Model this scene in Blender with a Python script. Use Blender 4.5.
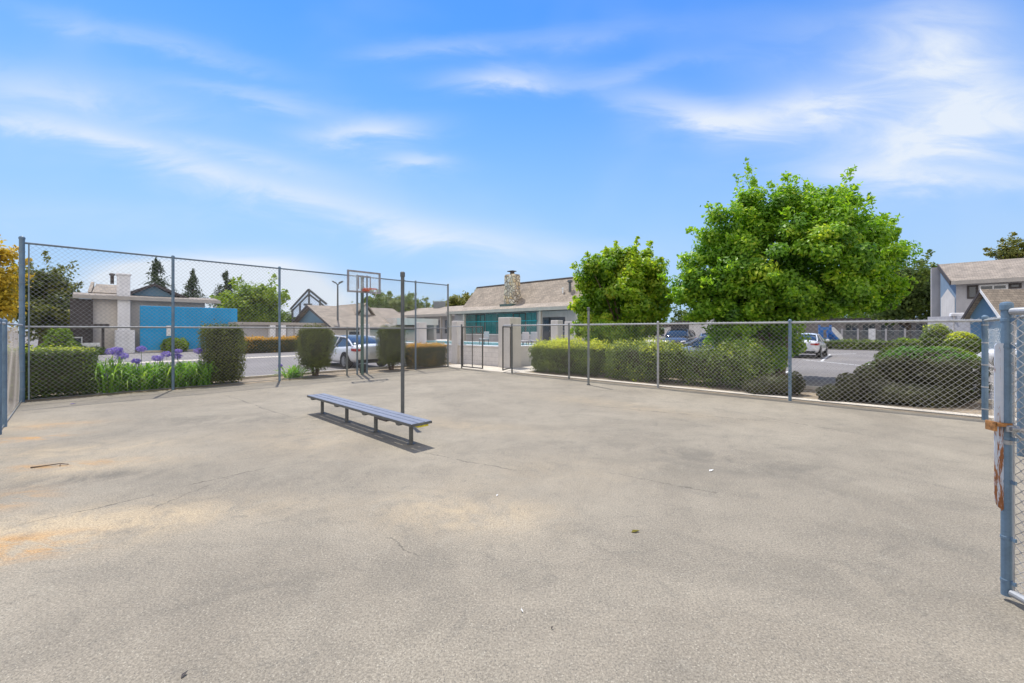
import bpy, math, random
import numpy as np
from mathutils import Matrix, Vector
R = math.radians
for o in list(bpy.data.objects): bpy.data.objects.remove(o)
C = bpy.context.scene
COL = C.collection

# ------------------------------------------------------------------ camera
CAMH, FPX, HZN = 1.63, 410.0, 330.0
cd = bpy.data.cameras.new('camera'); cam = bpy.data.objects.new('camera', cd); COL.objects.link(cam)
cd.sensor_width = 36; cd.lens = FPX/1024*36; cd.shift_y = -(341.5-HZN)/1024
cd.clip_start = .05; cd.clip_end = 6000
cam.location = (0,0,CAMH); cam.rotation_euler = (R(90),0,0); C.camera = cam

# ------------------------------------------------------------------ node helpers
class NT:
    def __init__(s, tree): s.t = tree; s.n = tree.nodes; s.l = tree.links
    def add(s, typ, **kw):
        n = s.n.new(typ)
        for k,v in kw.items(): setattr(n,k,v)
        return n
    def put(s, sock, v):
        if hasattr(v,'is_linked') or hasattr(v,'links'): s.l.new(v, sock)
        else: sock.default_value = v
    def m(s, op, a, b=None, c=None, clamp=False):
        n = s.add('ShaderNodeMath', operation=op, use_clamp=clamp)
        s.put(n.inputs[0], a)
        if b is not None: s.put(n.inputs[1], b)
        if c is not None: s.put(n.inputs[2], c)
        return n.outputs[0]
    def noise(s, vec, scale, detail=4, rough=.55, dist=0):
        n = s.add('ShaderNodeTexNoise')
        if vec is not None: s.l.new(vec, n.inputs['Vector'])
        n.inputs['Scale'].default_value = scale; n.inputs['Detail'].default_value = detail
        n.inputs['Roughness'].default_value = rough; n.inputs['Distortion'].default_value = dist
        return n.outputs['Fac']
    def ramp(s, f, lo, hi, a=0., b=1.):
        n = s.add('ShaderNodeMapRange', interpolation_type='SMOOTHSTEP'); s.put(n.inputs['Value'], f)
        n.inputs['From Min'].default_value = lo; n.inputs['From Max'].default_value = hi
        n.inputs['To Min'].default_value = a; n.inputs['To Max'].default_value = b
        return n.outputs['Result']
    def mix(s, f, a, b, blend='MIX'):
        n = s.add('ShaderNodeMix', data_type='RGBA', blend_type=blend)
        s.put(n.inputs[0], f)
        s.put(n.inputs[6], a if not isinstance(a,tuple) else (*a,1)[:4]); s.put(n.inputs[7], b if not isinstance(b,tuple) else (*b,1)[:4])
        return n.outputs[2]
    def vec(s, x, y, z=0.):
        n = s.add('ShaderNodeCombineXYZ'); s.put(n.inputs[0],x); s.put(n.inputs[1],y); s.put(n.inputs[2],z)
        return n.outputs[0]
    def blob(s, x, y, cx, cy, rx, ry, ang, soft=1.):
        ca, sa = math.cos(R(ang)), math.sin(R(ang))
        dx = s.m('SUBTRACT', x, cx); dy = s.m('SUBTRACT', y, cy)
        a = s.m('ADD', s.m('MULTIPLY', dx, ca/rx), s.m('MULTIPLY', dy, sa/rx))
        b = s.m('ADD', s.m('MULTIPLY', dx, -sa/ry), s.m('MULTIPLY', dy, ca/ry))
        r2 = s.m('ADD', s.m('MULTIPLY', a, a), s.m('MULTIPLY', b, b))
        return s.m('EXPONENT', s.m('MULTIPLY', r2, -1.0*soft))

def srgb(r,g,b):
    f = lambda c: (c/255/12.92) if c/255<=.04045 else ((c/255+.055)/1.055)**2.4
    return (f(r),f(g),f(b),1)

# ------------------------------------------------------------------ sky, sun, exposure
SUN_EL, SUN_AZ = 66, -27          # azimuth measured from the view axis (+Y), negative = left
wd = bpy.data.worlds.new('World'); C.world = wd; wd.use_nodes = True
w = NT(wd.node_tree); w.n.clear()
out = w.add('ShaderNodeOutputWorld'); bg = w.add('ShaderNodeBackground'); w.l.new(bg.outputs[0], out.inputs[0])
sky = w.add('ShaderNodeTexSky', sky_type='NISHITA', sun_disc=False)
sky.sun_elevation = R(SUN_EL); sky.sun_rotation = R(SUN_AZ)
sky.air_density = 1.0; sky.dust_density = .0; sky.ozone_density = 2.4; sky.altitude = 0
tc = w.add('ShaderNodeTexCoord'); sp = w.add('ShaderNodeSeparateXYZ'); w.l.new(tc.outputs['Generated'], sp.inputs[0])
yy = w.m('MAXIMUM', sp.outputs[1], .04)
cu = w.m('DIVIDE', sp.outputs[0], yy); cv = w.m('DIVIDE', sp.outputs[2], yy)
n1 = w.noise(w.vec(w.m('MULTIPLY', cu, 1.6), w.m('MULTIPLY', cv, 5.0), 3.1), 2.2, 7, .6, .6)
n2 = w.noise(w.vec(w.m('MULTIPLY', cu, 2.), w.m('MULTIPLY', cv, 2.6), 8.), 1.1, 3, .5, .4)
wx = w.m('ADD', cu, w.m('MULTIPLY', w.m('SUBTRACT', n2, .5), .16)); wy = w.m('ADD', cv, w.m('MULTIPLY', w.m('SUBTRACT', n1, .5), .10))
CL = [  # sky patches: (px, py, rx, ry, tilt, strength)
 (40,122,95,11,-10,.55),(180,163,110,13,-17,.5),(320,205,130,22,-14,.42),(470,238,120,16,-7,.5),(300,180,190,42,-12,.20),
 (60,92,120,24,-8,.45),(150,40,120,10,-14,.28),(260,95,90,9,-10,.3),(230,150,80,8,-12,.3),(110,140,70,6,-10,.3),(560,40,110,12,8,.22),(640,70,80,8,12,.2),(368,130,52,13,3,.75),(412,161,36,9,-4,.6),(497,80,58,10,2,.75),(430,48,70,9,5,.28),
 (690,112,66,15,-14,.6),(770,112,90,17,8,.55),(850,92,110,34,18,.55),(945,52,60,52,28,.65),(930,140,120,36,16,.75),(975,182,110,13,-5,.75),(860,30,120,36,10,.22),
 (195,280,66,19,2,2.2),(262,292,52,26,0,2.2),(135,278,44,15,5,1.6),(330,300,70,18,0,.5),(470,283,80,9,4,.3),(560,258,90,12,5,.25),
 (1000,110,90,50,0,.45),(90,215,120,20,-5,.12)]
dens = None
for (px,py,rx,ry,an,st) in CL:
    b = w.blob(wx, wy, (px-512)/FPX, (HZN-py)/FPX, rx/FPX, ry/FPX, an)
    b = w.m('MULTIPLY', b, st)
    dens = b if dens is None else w.m('ADD', dens, b)
tex = w.ramp(n1, .28, .72, .45, 1.15)
dens = w.m('MULTIPLY', dens, tex)
dens = w.m('ADD', dens, w.m('MULTIPLY', w.ramp(n2, .45, .8), .10))
front = w.ramp(sp.outputs[1], .05, .2)
back = w.m('MULTIPLY', w.ramp(w.noise(tc.outputs['Generated'], 2.0, 6, .6, .5), .5, .75), w.m('SUBTRACT', 1., front))
dens = w.m('ADD', w.m('MULTIPLY', dens, front), w.m('MULTIPLY', back, .5))
dens = w.m('MINIMUM', dens, .93)
BACK_FILL_C = (6.5,6.0,5.4,1)  # unseen bright cloud behind the camera, added to lift the shaded faces
back_fill = w.m('MULTIPLY', w.ramp(sp.outputs[1], .02, -.45), w.ramp(w.noise(tc.outputs['Generated'], 1.7, 5, .55, .4), .25, .6, .45, 1.))
hs = w.add('ShaderNodeHueSaturation'); hs.inputs['Saturation'].default_value = 1.3; hs.inputs['Hue'].default_value = .508
w.l.new(sky.outputs[0], hs.inputs['Color'])
zz_ = sp.outputs[2]
LOWSKY = (1.65,2.5,3.75,1)
skb = w.mix(w.ramp(zz_, .62, .0, 0., .92), hs.outputs[0], LOWSKY)
SKYC = (3.6,3.9,4.3,1)
skc = w.mix(w.m('MULTIPLY', back_fill, .95), w.mix(dens, skb, SKYC), BACK_FILL_C)
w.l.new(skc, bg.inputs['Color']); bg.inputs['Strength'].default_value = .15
sd = bpy.data.lights.new('sun','SUN'); sd.energy = 3.4; sd.angle = R(.53); sd.color = (1,.955,.88)
sun = bpy.data.objects.new('sun', sd); COL.objects.link(sun)
sv = Vector((math.sin(R(SUN_AZ))*math.cos(R(SUN_EL)), math.cos(R(SUN_AZ))*math.cos(R(SUN_EL)), math.sin(R(SUN_EL))))
sun.rotation_euler = sv.to_track_quat('Z','Y').to_euler()
C.view_settings.view_transform = 'Standard'; C.view_settings.look = 'None'
C.view_settings.exposure = .60; C.view_settings.gamma = 1; C.view_settings.use_curve_mapping = False
C.render.engine = 'CYCLES'
C.cycles.max_bounces = 6; C.cycles.transparent_max_bounces = 8

# ------------------------------------------------------------------ site grid: s along the right fence, t along the left fence
U = Vector((.7307,-.6827,0)); V = Vector((.6827,.7307,0)); F0 = Vector((-2.82,18.06,0))
GRID = Matrix(((U.x,V.x,0,F0.x),(U.y,V.y,0,F0.y),(0,0,1,0),(0,0,0,1)))
GANG = math.atan2(U.y,U.x)
def W(s,t,z=0): return GRID @ Vector((s,t,z))
def ST(X,Y):
    d = Vector((X,Y,0))-F0; return d.dot(U), d.dot(V)
def gp(px,py):
    Y = FPX*CAMH/(py-HZN); return ST((px-512)/FPX*Y, Y)
def at(px,Y): return ST((px-512)/FPX*Y, Y)
def on_s(px,s):            # t and depth where the ray of a column meets the line s = const
    k = (px-512)/FPX; t = (k*(F0.y+s*U.y)-(F0.x+s*U.x))/(V.x-k*V.y); return t, F0.y+s*U.y+t*V.y
def on_t(px,t):
    k = (px-512)/FPX; s = (k*(F0.y+t*V.y)-(F0.x+t*V.x))/(U.x-k*U.y); return s, F0.y+s*U.y+t*V.y
def hz(py,Y): return CAMH+(HZN-py)*Y/FPX

# ------------------------------------------------------------------ materials
def mat(name, col, rough=.7, metal=0., var=.12, nscale=3., bump=0., bscale=40., spec=.4, streak=0., coat=0.):
    m = bpy.data.materials.new(name); m.use_nodes = True; t = NT(m.node_tree); b = t.n['Principled BSDF']
    tcn = t.add('ShaderNodeTexCoord'); v = tcn.outputs['Object']
    f = t.ramp(t.noise(v, nscale, 5, .6), .25, .75, 1-var, 1+var)
    f2 = t.ramp(t.noise(v, nscale*9, 3, .6), .2, .8, 1-var*.5, 1+var*.5)
    f = t.m('MULTIPLY', f, f2)
    if streak:
        mp = t.add('ShaderNodeMapping'); mp.inputs['Scale'].default_value = (1,1,.08); t.l.new(v, mp.inputs[0])
        f = t.m('MULTIPLY', f, t.ramp(t.noise(mp.outputs[0], 6, 4), .3, .7, 1-streak, 1))
    c = t.mix(1., (*col[:3],1), t.vec(f,f,f), 'MULTIPLY')
    t.l.new(c, b.inputs['Base Color'])
    b.inputs['Roughness'].default_value = rough; b.inputs['Metallic'].default_value = metal
    b.inputs['Specular IOR Level'].default_value = spec; b.inputs['Coat Weight'].default_value = coat
    if bump:
        bn = t.add('ShaderNodeBump'); bn.inputs['Strength'].default_value = bump; bn.inputs['Distance'].default_value = .02
        t.l.new(t.noise(v, bscale, 4, .65), bn.inputs['Height']); t.l.new(bn.outputs[0], b.inputs['Normal'])
    return m
def leafmat(name, cols, trans=.3, rough=.55, spec=.3):
    m = bpy.data.materials.new(name); m.use_nodes = True; t = NT(m.node_tree); b = t.n['Principled BSDF']
    a = t.add('ShaderNodeAttribute', attribute_name='tint')
    r = t.add('ShaderNodeValToRGB'); t.l.new(a.outputs['Fac'], r.inputs[0])
    el = r.color_ramp.elements
    n = len(cols)
    while len(el) < n: el.new(.5)
    for i,cx in enumerate(cols): el[i].position = i/(n-1); el[i].color = (*cx,1)
    t.l.new(r.outputs[0], b.inputs['Base Color']); b.inputs['Roughness'].default_value = rough
    b.inputs['Specular IOR Level'].default_value = spec
    tr = t.add('ShaderNodeBsdfTranslucent'); 
    t.l.new(t.mix(1., r.outputs[0], (1.5,1.5,.7,1), 'MULTIPLY'), tr.inputs[0])
    mx = t.add('ShaderNodeMixShader'); mx.inputs[0].default_value = trans
    t.l.new(b.outputs[0], mx.inputs[1]); t.l.new(tr.outputs[0], mx.inputs[2])
    t.l.new(mx.outputs[0], t.n['Material Output'].inputs[0])
    return m
def roofmat(name, col, course=.17):
    m = mat(name, col, .9, 0, .18, 1.2); t = NT(m.node_tree); b = t.n['Principled BSDF']
    tcn = t.add('ShaderNodeTexCoord')
    br = t.add('ShaderNodeTexBrick'); t.l.new(tcn.outputs['UV'], br.inputs['Vector'])
    br.inputs['Scale'].default_value = 1; br.inputs['Brick Width'].default_value = .3; br.inputs['Row Height'].default_value = course
    br.inputs['Mortar Size'].default_value = .012
    br.inputs['Color1'].default_value = (1.12,1.1,1.08,1); br.inputs['Color2'].default_value = (.8,.8,.8,1); br.inputs['Mortar'].default_value = (.5,.5,.5,1)
    src = b.inputs['Base Color'].links[0].from_socket
    t.l.new(t.mix(1., src, br.outputs['Color'], 'MULTIPLY'), b.inputs['Base Color'])
    return m
def blockmat(name, col, bw=.4, bh=.2, mort=.78):
    m = mat(name, col, .85, 0, .08, 2., .15, 30); t = NT(m.node_tree); b = t.n['Principled BSDF']
    tcn = t.add('ShaderNodeTexCoord')
    br = t.add('ShaderNodeTexBrick'); t.l.new(tcn.outputs['UV'], br.inputs['Vector'])
    br.inputs['Scale'].default_value = 1; br.inputs['Brick Width'].default_value = bw; br.inputs['Row Height'].default_value = bh
    br.inputs['Mortar Size'].default_value = .01
    br.inputs['Color1'].default_value = (1,1,1,1); br.inputs['Color2'].default_value = (.93,.93,.93,1); br.inputs['Mortar'].default_value = (mort,mort,mort,1)
    src = b.inputs['Base Color'].links[0].from_socket
    t.l.new(t.mix(1., src, br.outputs['Color'], 'MULTIPLY'), b.inputs['Base Color'])
    return m

# --- asphalt of the court: aggregate, mottling, cracks, rust and sand stains at fixed places
def court_material():
    m = bpy.data.materials.new('court_asphalt'); m.use_nodes = True; t = NT(m.node_tree); b = t.n['Principled BSDF']
    g = t.add('ShaderNodeNewGeometry'); P = g.outputs['Position']; s = t.add('ShaderNodeSeparateXYZ'); t.l.new(P, s.inputs[0])
    x, y = s.outputs[0], s.outputs[1]
    big = t.noise(P, .35, 6, .62, .8); mid = t.noise(P, 1.7, 6, .65, .5)
    fine = t.noise(P, 75, 5, .8); grit = t.noise(P, 170, 2, .6)
    v = t.add('ShaderNodeTexVoronoi'); v.inputs['Scale'].default_value = 130; t.l.new(P, v.inputs['Vector'])
    col = t.mix(t.ramp(big, .3, .7), (.265,.235,.198,1), (.35,.312,.262,1))
    col = t.mix(t.ramp(mid, .42, .78, 0, .55), col, (.20,.182,.158,1))
    sw = t.noise(t.vec(t.m('ADD', t.m('MULTIPLY', x, .5), t.m('MULTIPLY', y, .2)), t.m('MULTIPLY', y, 1.1), 4.), 1.1, 6, .7, 1.2)
    col = t.mix(t.ramp(sw, .5, .72, 0, .38), col, (.205,.188,.165,1))
    def spot(cx, cy, rx, ry, a): return t.blob(x, y, cx, cy, rx, ry, a)
    nz = t.ramp(t.noise(P, 2.2, 6, .7, 1.), .3, .7, .15, 1.25)
    def place(px, py): 
        Y = FPX*CAMH/(py-HZN); return (px-512)/FPX*Y, Y
    def stains(lst, colr, col, tx):
        f = None
        for (px,py,rx,ry,a,st) in lst:
            cx, cy = place(px,py); q = t.m('MULTIPLY', spot(cx,cy,rx,ry,a), st); f = q if f is None else t.m('ADD', f, q)
        f = t.m('MULTIPLY', f, tx); f = t.m('MINIMUM', f, .85)
        return t.mix(f, col, colr)
    col = stains([(470,515,.7,.34,0,.7),(400,500,.9,.4,10,.18),(560,470,1.4,.6,0,.18),(150,518,1.2,.36,15,.4),(60,528,.9,.4,10,.75),(60,470,1.2,.4,20,.6),(70,450,1.3,.4,20,.6),(20,425,1.2,.5,0,.5),(300,440,1.3,.6,-30,.3),(620,405,2.,.5,-40,.35),(455,425,1.6,.4,-20,.35)], (.50,.40,.28,1), col, nz)
    nz2 = t.ramp(t.noise(t.vec(t.m('MULTIPLY',x,1.),t.m('MULTIPLY',y,2.6),0.), 1.5, 6, .75, .7), .42, .62, 0., 1.3)
    col = stains([(12,440,.55,.2,25,.95),(20,540,.4,.10,15,.7),(60,465,.7,.12,15,.7),(45,548,.28,.07,10,.9),(8,500,.3,.3,0,.5),(60,425,.5,.25,20,.5),(14,552,.3,.18,0,.55)], (.50,.29,.12,1), col, nz2)
    # darker worn areas
    nz3 = t.ramp(t.noise(P, 1.1, 7, .75, 1.4), .4, .64, 0., 1.2)
    col = stains([(90,478,1.,.26,20,.75),(560,560,1.6,.35,5,.3),(640,450,1.6,.4,-15,.5),(300,480,1.2,.35,10,.45),(760,470,1.4,.5,-10,.45),(200,600,1.,.25,20,.4),(880,560,.9,.4,30,.4),(300,420,1.1,.5,0,.45),(180,420,1.6,.6,0,.4)], (.165,.152,.135,1), col, nz3)
    pat = t.noise(P, 4.2, 8, .72, 1.6); col = t.mix(t.ramp(pat, .52, .70, 0, .42), col, (.17,.16,.145,1)); col = t.mix(t.ramp(pat, .44, .30, 0, .30), col, (.37,.345,.30,1))
    pat2 = t.noise(P, 14, 5, .7, .8); col = t.mix(t.ramp(pat2, .60, .72, 0, .35), col, (.15,.142,.13,1))
    # aggregate: many pale stones, fewer dark
    k = t.ramp(fine, .32, .70, .62, 1.34); col = t.mix(1., col, t.vec(k,k,k), 'MULTIPLY')
    k2 = t.ramp(grit, .25, .75, .84, 1.14); col = t.mix(1., col, t.vec(k2,k2,k2), 'MULTIPLY')
    sc = t.add('ShaderNodeSeparateColor'); t.l.new(v.outputs['Color'], sc.inputs[0])
    pale = t.m('MULTIPLY', t.ramp(sc.outputs[0], .93, .96), t.ramp(v.outputs['Distance'], .55, .3))
    col = t.mix(t.m('MULTIPLY', pale, .5), col, (.62,.58,.5,1))
    dk = t.m('MULTIPLY', t.ramp(sc.outputs[1], .9, .94), t.ramp(v.outputs['Distance'], .6, .3))
    col = t.mix(t.m('MULTIPLY', dk, .75), col, (.12,.115,.11,1))
    # cracks
    wob = t.noise(P, 1.3, 5, .7); wob2 = t.noise(P, 7, 4, .7)
    wobv = t.m('ADD', t.m('MULTIPLY', t.m('SUBTRACT', wob, .5), .7), t.m('MULTIPLY', t.m('SUBTRACT', wob2, .5), .12))
    def crack(p0, p1, wd=.007, st=.8):
        nonlocal col
        a = Vector(place(*p0)); c = Vector(place(*p1)); d = (c-a); L = d.length; d /= L; n = (-d.y, d.x)
        dist = t.m('ABSOLUTE', t.m('ADD', t.m('ADD', t.m('MULTIPLY', x, n[0]), t.m('MULTIPLY', y, n[1])), t.m('ADD', t.m('MULTIPLY', wobv, .45), -(a.x*n[0]+a.y*n[1]))))
        al = t.m('ADD', t.m('ADD', t.m('MULTIPLY', x, d.x), t.m('MULTIPLY', y, d.y)), -(a.x*d.x+a.y*d.y))
        inside = t.m('MULTIPLY', t.ramp(al, 0, .25*L), t.ramp(al, L, .75*L))
        gaps = t.ramp(t.noise(P, 4.5, 3, .6), .38, .5)
        f = t.m('MULTIPLY', t.m('MULTIPLY', t.ramp(dist, wd*1.6, wd*.3), inside), t.m('MULTIPLY', gaps, st))
        col = t.mix(f, col, (.055,.052,.05,1))
    crack((-20,535),(290,462),.008,.75); crack((120,520),(250,470),.006,.55); crack((365,530),(430,560),.006,.5)
    crack((560,403),(800,424),.012,.6); crack((415,452),(530,472),.009,.6); crack((590,470),(760,500),.008,.5)
    crack((215,392),(300,420),.012,.55); crack((640,395),(920,445),.012,.45)
    vo = t.add('ShaderNodeTexVoronoi', feature='DISTANCE_TO_EDGE'); vo.inputs['Scale'].default_value = .33
    wv = t.add('ShaderNodeVectorMath', operation='ADD'); t.l.new(P, wv.inputs[0])
    t.l.new(t.vec(t.m('MULTIPLY', wobv, 1.2), t.m('MULTIPLY', wob2, .8), 0.), wv.inputs[1]); t.l.new(wv.outputs[0], vo.inputs['Vector'])
    f = t.m('MULTIPLY', t.ramp(vo.outputs['Distance'], .0035, .0008), t.ramp(t.noise(P, .8, 3),   .54, .64, 0, .38))
    col = t.mix(f, col, (.08,.075,.07,1))
    col = t.mix(1., col, (.925,.917,.850,1), 'MULTIPLY')
    t.l.new(col, b.inputs['Base Color']); b.inputs['Roughness'].default_value = .92; b.inputs['Specular IOR Level'].default_value = .25
    bn = t.add('ShaderNodeBump'); bn.inputs['Strength'].default_value = .5; bn.inputs['Distance'].default_value = .004
    t.l.new(t.m('ADD', fine, grit), bn.inputs['Height']); t.l.new(bn.outputs[0], b.inputs['Normal'])
    return m
def asphalt_material(name, c0, c1):
    m = bpy.data.materials.new(name); m.use_nodes = True; t = NT(m.node_tree); b = t.n['Principled BSDF']
    g = t.add('ShaderNodeNewGeometry'); P = g.outputs['Position']
    col = t.mix(t.ramp(t.noise(P, .25, 6, .65, .6), .3, .7), (*c0,1), (*c1,1))
    k = t.ramp(t.noise(P, 40, 4, .7), .25, .75, .8, 1.2); col = t.mix(1., col, t.vec(k,k,k), 'MULTIPLY')
    t.l.new(col, b.inputs['Base Color']); b.inputs['Roughness'].default_value = .9; b.inputs['Specular IOR Level'].default_value = .3
    return m
M = {}
M['court'] = court_material()
M['ground'] = asphalt_material('lot_asphalt', (.165,.152,.145), (.225,.208,.195))
M['road'] = asphalt_material('road_asphalt', (.175,.162,.157), (.235,.218,.208))
M['soil'] = mat('planting_soil', (.27,.215,.15), .95, 0, .35, 4, .6, 30)
M['concrete'] = mat('pale_concrete', (.52,.47,.39), .9, 0, .15, 1.5, .1, 40)
M['deck'] = mat('pool_deck', (.5,.46,.41), .85, 0, .1, 1.)
M['linepaint'] = mat('white_road_paint', (.72,.72,.70), .7, 0, .15, 6)
M['post'] = mat('blue_grey_post_paint', (.145,.225,.31), .5, .1, .16, 5, .05, 60, streak=.25)
M['postgrey'] = mat('weathered_grey_post', (.20,.215,.215), .55, .25, .18, 7, .05, 60)
M['postdark'] = mat('dark_grey_post', (.105,.115,.12), .6, .1, .2, 7)
M['postgreen'] = mat('grey_green_pole', (.10,.15,.14), .55, .1, .2, 7)
M['rail'] = mat('galvanised_rail', (.36,.37,.38), .5, .35, .15, 8)
M['railmid'] = mat('dull_galvanised_rail', (.24,.25,.26), .5, .3, .15, 8)
M['railblue'] = mat('blue_grey_rail', (.16,.21,.26), .5, .2, .16, 8)
M['wire'] = mat('galvanised_wire', (.40,.39,.375), .5, .3, .08, 10)
M['wirelit'] = mat('sunlit_galvanised_wire', (.55,.51,.46), .5, .2, .08, 10)  # galvanised wire lightened: sunlight on the short left fence put into its colour
M['wiretall'] = mat('dull_wire', (.27,.27,.28), .55, .3, .08, 10)
M['gatedark'] = mat('dark_gate_steel', (.10,.095,.09), .6, .2, .25, 8)
M['rust'] = mat('rusty_steel', (.34,.16,.055), .8, .1, .5, 30, .2, 80)
M['plank'] = mat('brushed_aluminium_plank', (.185,.20,.245), .5, .35, .12, 6)
M['benchsteel'] = mat('painted_bench_steel', (.12,.125,.125), .5, .3, .2, 8)
M['bolt'] = mat('grey_cast_steel', (.33,.34,.35), .45, .6, .2, 20)
M['stucco'] = mat('warm_grey_stucco', (.62,.585,.55), .9, 0, .07, 1, .15, 30, streak=.08)
M['backwall'] = mat('taupe_stucco', (.22,.20,.195), .9, 0, .15, .5)
M['stuccow'] = mat('white_stucco', (.82,.81,.81), .85, 0, .06, 1.2, .1, 30, streak=.1)
M['stuccog'] = mat('grey_stucco', (.46,.445,.45), .9, 0, .08, 1., .15, 30, streak=.08)
M['bluewall'] = mat('turquoise_blue_paint', (.018,.30,.58), .7, 0, .06, 1., 0, 30, streak=.06)
M['bluegable'] = mat('muted_blue_siding', (.13,.235,.33), .75, 0, .06, 1.5)
M['bluegrey'] = mat('slate_blue_siding', (.19,.26,.34), .75, 0, .06, 1.5)
M['darktrim'] = mat('dark_brown_trim', (.07,.06,.058), .7, 0, .2, 3)
M['fascia'] = mat('tan_fascia', (.42,.385,.34), .7, 0, .1, 3)
M['whitetrim'] = mat('white_trim', (.75,.75,.74), .6, 0, .05, 3)
M['roof'] = roofmat('tan_shingles', (.30,.255,.205))
M['roofg'] = roofmat('grey_shingles', (.30,.26,.22))
M['rooflow'] = roofmat('pale_low_roof', (.34,.29,.235))
M['wall'] = blockmat('painted_block_wall', (.70,.66,.63))
M['glass'] = mat('dark_window_glass', (.05,.06,.075), .08, 0, .2, 1, spec=.8)
M['tealglass'] = mat('teal_tinted_glass', (.035,.17,.18), .12, 0, .3, .6, spec=.8)
M['door'] = mat('dark_door_paint', (.07,.075,.09), .6, 0, .15, 2)
M['garage'] = mat('pale_garage_door', (.55,.55,.56), .7, 0, .08, 1)
M['trunk'] = mat('tree_bark', (.13,.095,.07), .95, 0, .3, 8, .6, 25)
M['core'] = mat('inner_twigs', (.06,.065,.028), 1., 0, .3, 6)
M['carwhite'] = mat('white_car_paint', (.74,.76,.80), .25, 0, .01, 1, coat=.8)
M['carsilver'] = mat('silver_car_paint', (.35,.37,.40), .25, .4, .02, 1, coat=.8)
M['cardark'] = mat('dark_car_paint', (.04,.045,.055), .2, .2, .02, 1, coat=.8)
M['carblue'] = mat('pale_blue_car_paint', (.24,.34,.5), .25, .2, .02, 1, coat=.8)
M['carglass'] = mat('car_window_glass', (.02,.035,.055), .06, 0, .05, 1, spec=.6)
M['tyre'] = mat('tyre_rubber', (.02,.02,.021), .85, 0, .2, 20)
M['rim'] = mat('alloy_rim', (.38,.39,.4), .35, .7, .1, 10)
M['red'] = mat('red_lens', (.36,.02,.02), .2, 0, .05, 5)
M['lamp'] = mat('clear_lens', (.65,.67,.7), .1, 0, .05, 5)
M['plate'] = mat('pale_plate', (.62,.63,.65), .5, 0, .05, 5)
M['orange'] = mat('orange_rim_paint', (.50,.12,.06), .5, 0, .2, 20)
M['net'] = mat('net_cord', (.55,.52,.5), .9, 0, .1, 30)
M['bframe'] = mat('backboard_frame', (.30,.29,.31), .5, .3, .2, 10)
M['yellow'] = mat('yellow_strap', (.6,.52,.05), .7, 0, .15, 20)
M['slide'] = mat('blue_plastic', (.03,.16,.5), .35, 0, .05, 3)
M['purple'] = leafmat('agapanthus_petals', [(.14,.09,.5),(.26,.19,.74),(.42,.35,.85)], .35)
M['blade'] = leafmat('strap_leaves', [(0.069,0.196,0.023),(0.172,0.368,0.034),(0.380,0.529,0.103)], .42)
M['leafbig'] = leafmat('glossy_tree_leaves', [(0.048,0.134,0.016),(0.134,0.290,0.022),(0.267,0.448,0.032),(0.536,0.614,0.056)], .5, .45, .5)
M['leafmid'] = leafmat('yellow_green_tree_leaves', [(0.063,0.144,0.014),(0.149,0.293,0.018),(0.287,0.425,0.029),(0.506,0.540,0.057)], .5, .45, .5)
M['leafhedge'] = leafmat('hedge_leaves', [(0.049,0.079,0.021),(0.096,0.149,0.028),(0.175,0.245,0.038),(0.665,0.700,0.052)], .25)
M['leaftop'] = leafmat('topiary_leaves', [(0.042,0.057,0.019),(0.093,0.112,0.030),(0.165,0.188,0.039),(0.240,0.285,0.045)], .25)
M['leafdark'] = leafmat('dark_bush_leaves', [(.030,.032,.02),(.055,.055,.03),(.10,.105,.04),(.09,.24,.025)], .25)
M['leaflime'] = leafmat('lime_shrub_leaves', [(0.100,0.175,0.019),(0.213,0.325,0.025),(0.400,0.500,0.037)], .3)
M['leaforange'] = leafmat('orange_tree_leaves', [(.20,.17,.02),(.46,.33,.03),(.66,.47,.06)], .35)
M['leafrusty'] = leafmat('amber_hedge_leaves', [(0.047,0.061,0.020),(0.101,0.101,0.024),(0.405,0.230,0.034),(0.702,0.405,0.041)], .25)
M['conifer'] = leafmat('conifer_needles', [(0.027,0.048,0.024),(0.054,0.085,0.037),(0.102,0.136,0.058)], .15)
M['leaffar'] = leafmat('far_tree_leaves', [(0.048,0.088,0.024),(0.104,0.160,0.035),(0.208,0.256,0.048)], .3)
M['leafolive'] = leafmat('olive_tree_leaves', [(0.056,0.080,0.022),(0.128,0.152,0.035),(0.272,0.256,0.056)], .3)
M['leafbright'] = leafmat('bright_tree_leaves', [(0.091,0.156,0.016),(0.195,0.299,0.026),(0.351,0.429,0.039)], .35)
def poolwater():
    m = mat('pool_water', (.04,.38,.44), .08, 0, .12, 1.5, .12, 4, spec=.6); return m
M['water'] = poolwater()
def clearpanel(lo=.10,hi=.24):
    m = bpy.data.materials.new('clear_acrylic'); m.use_nodes = True; t = NT(m.node_tree); b = t.n['Principled BSDF']
    b.inputs['Base Color'].default_value = (.75,.82,.88,1); b.inputs['Roughness'].default_value = .15
    tr = t.add('ShaderNodeBsdfTransparent'); mx = t.add('ShaderNodeMixShader')
    tcn = t.add('ShaderNodeTexCoord'); k = t.ramp(t.noise(tcn.outputs['Object'], 4, 4), .3, .7, lo, hi)
    t.l.new(k, mx.inputs[0]); t.l.new(tr.outputs[0], mx.inputs[1]); t.l.new(b.outputs[0], mx.inputs[2])
    t.l.new(mx.outputs[0], t.n['Material Output'].inputs[0]); return m
M['acrylic'] = clearpanel()
M['paleglass'] = clearpanel(.72,.9)
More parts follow.
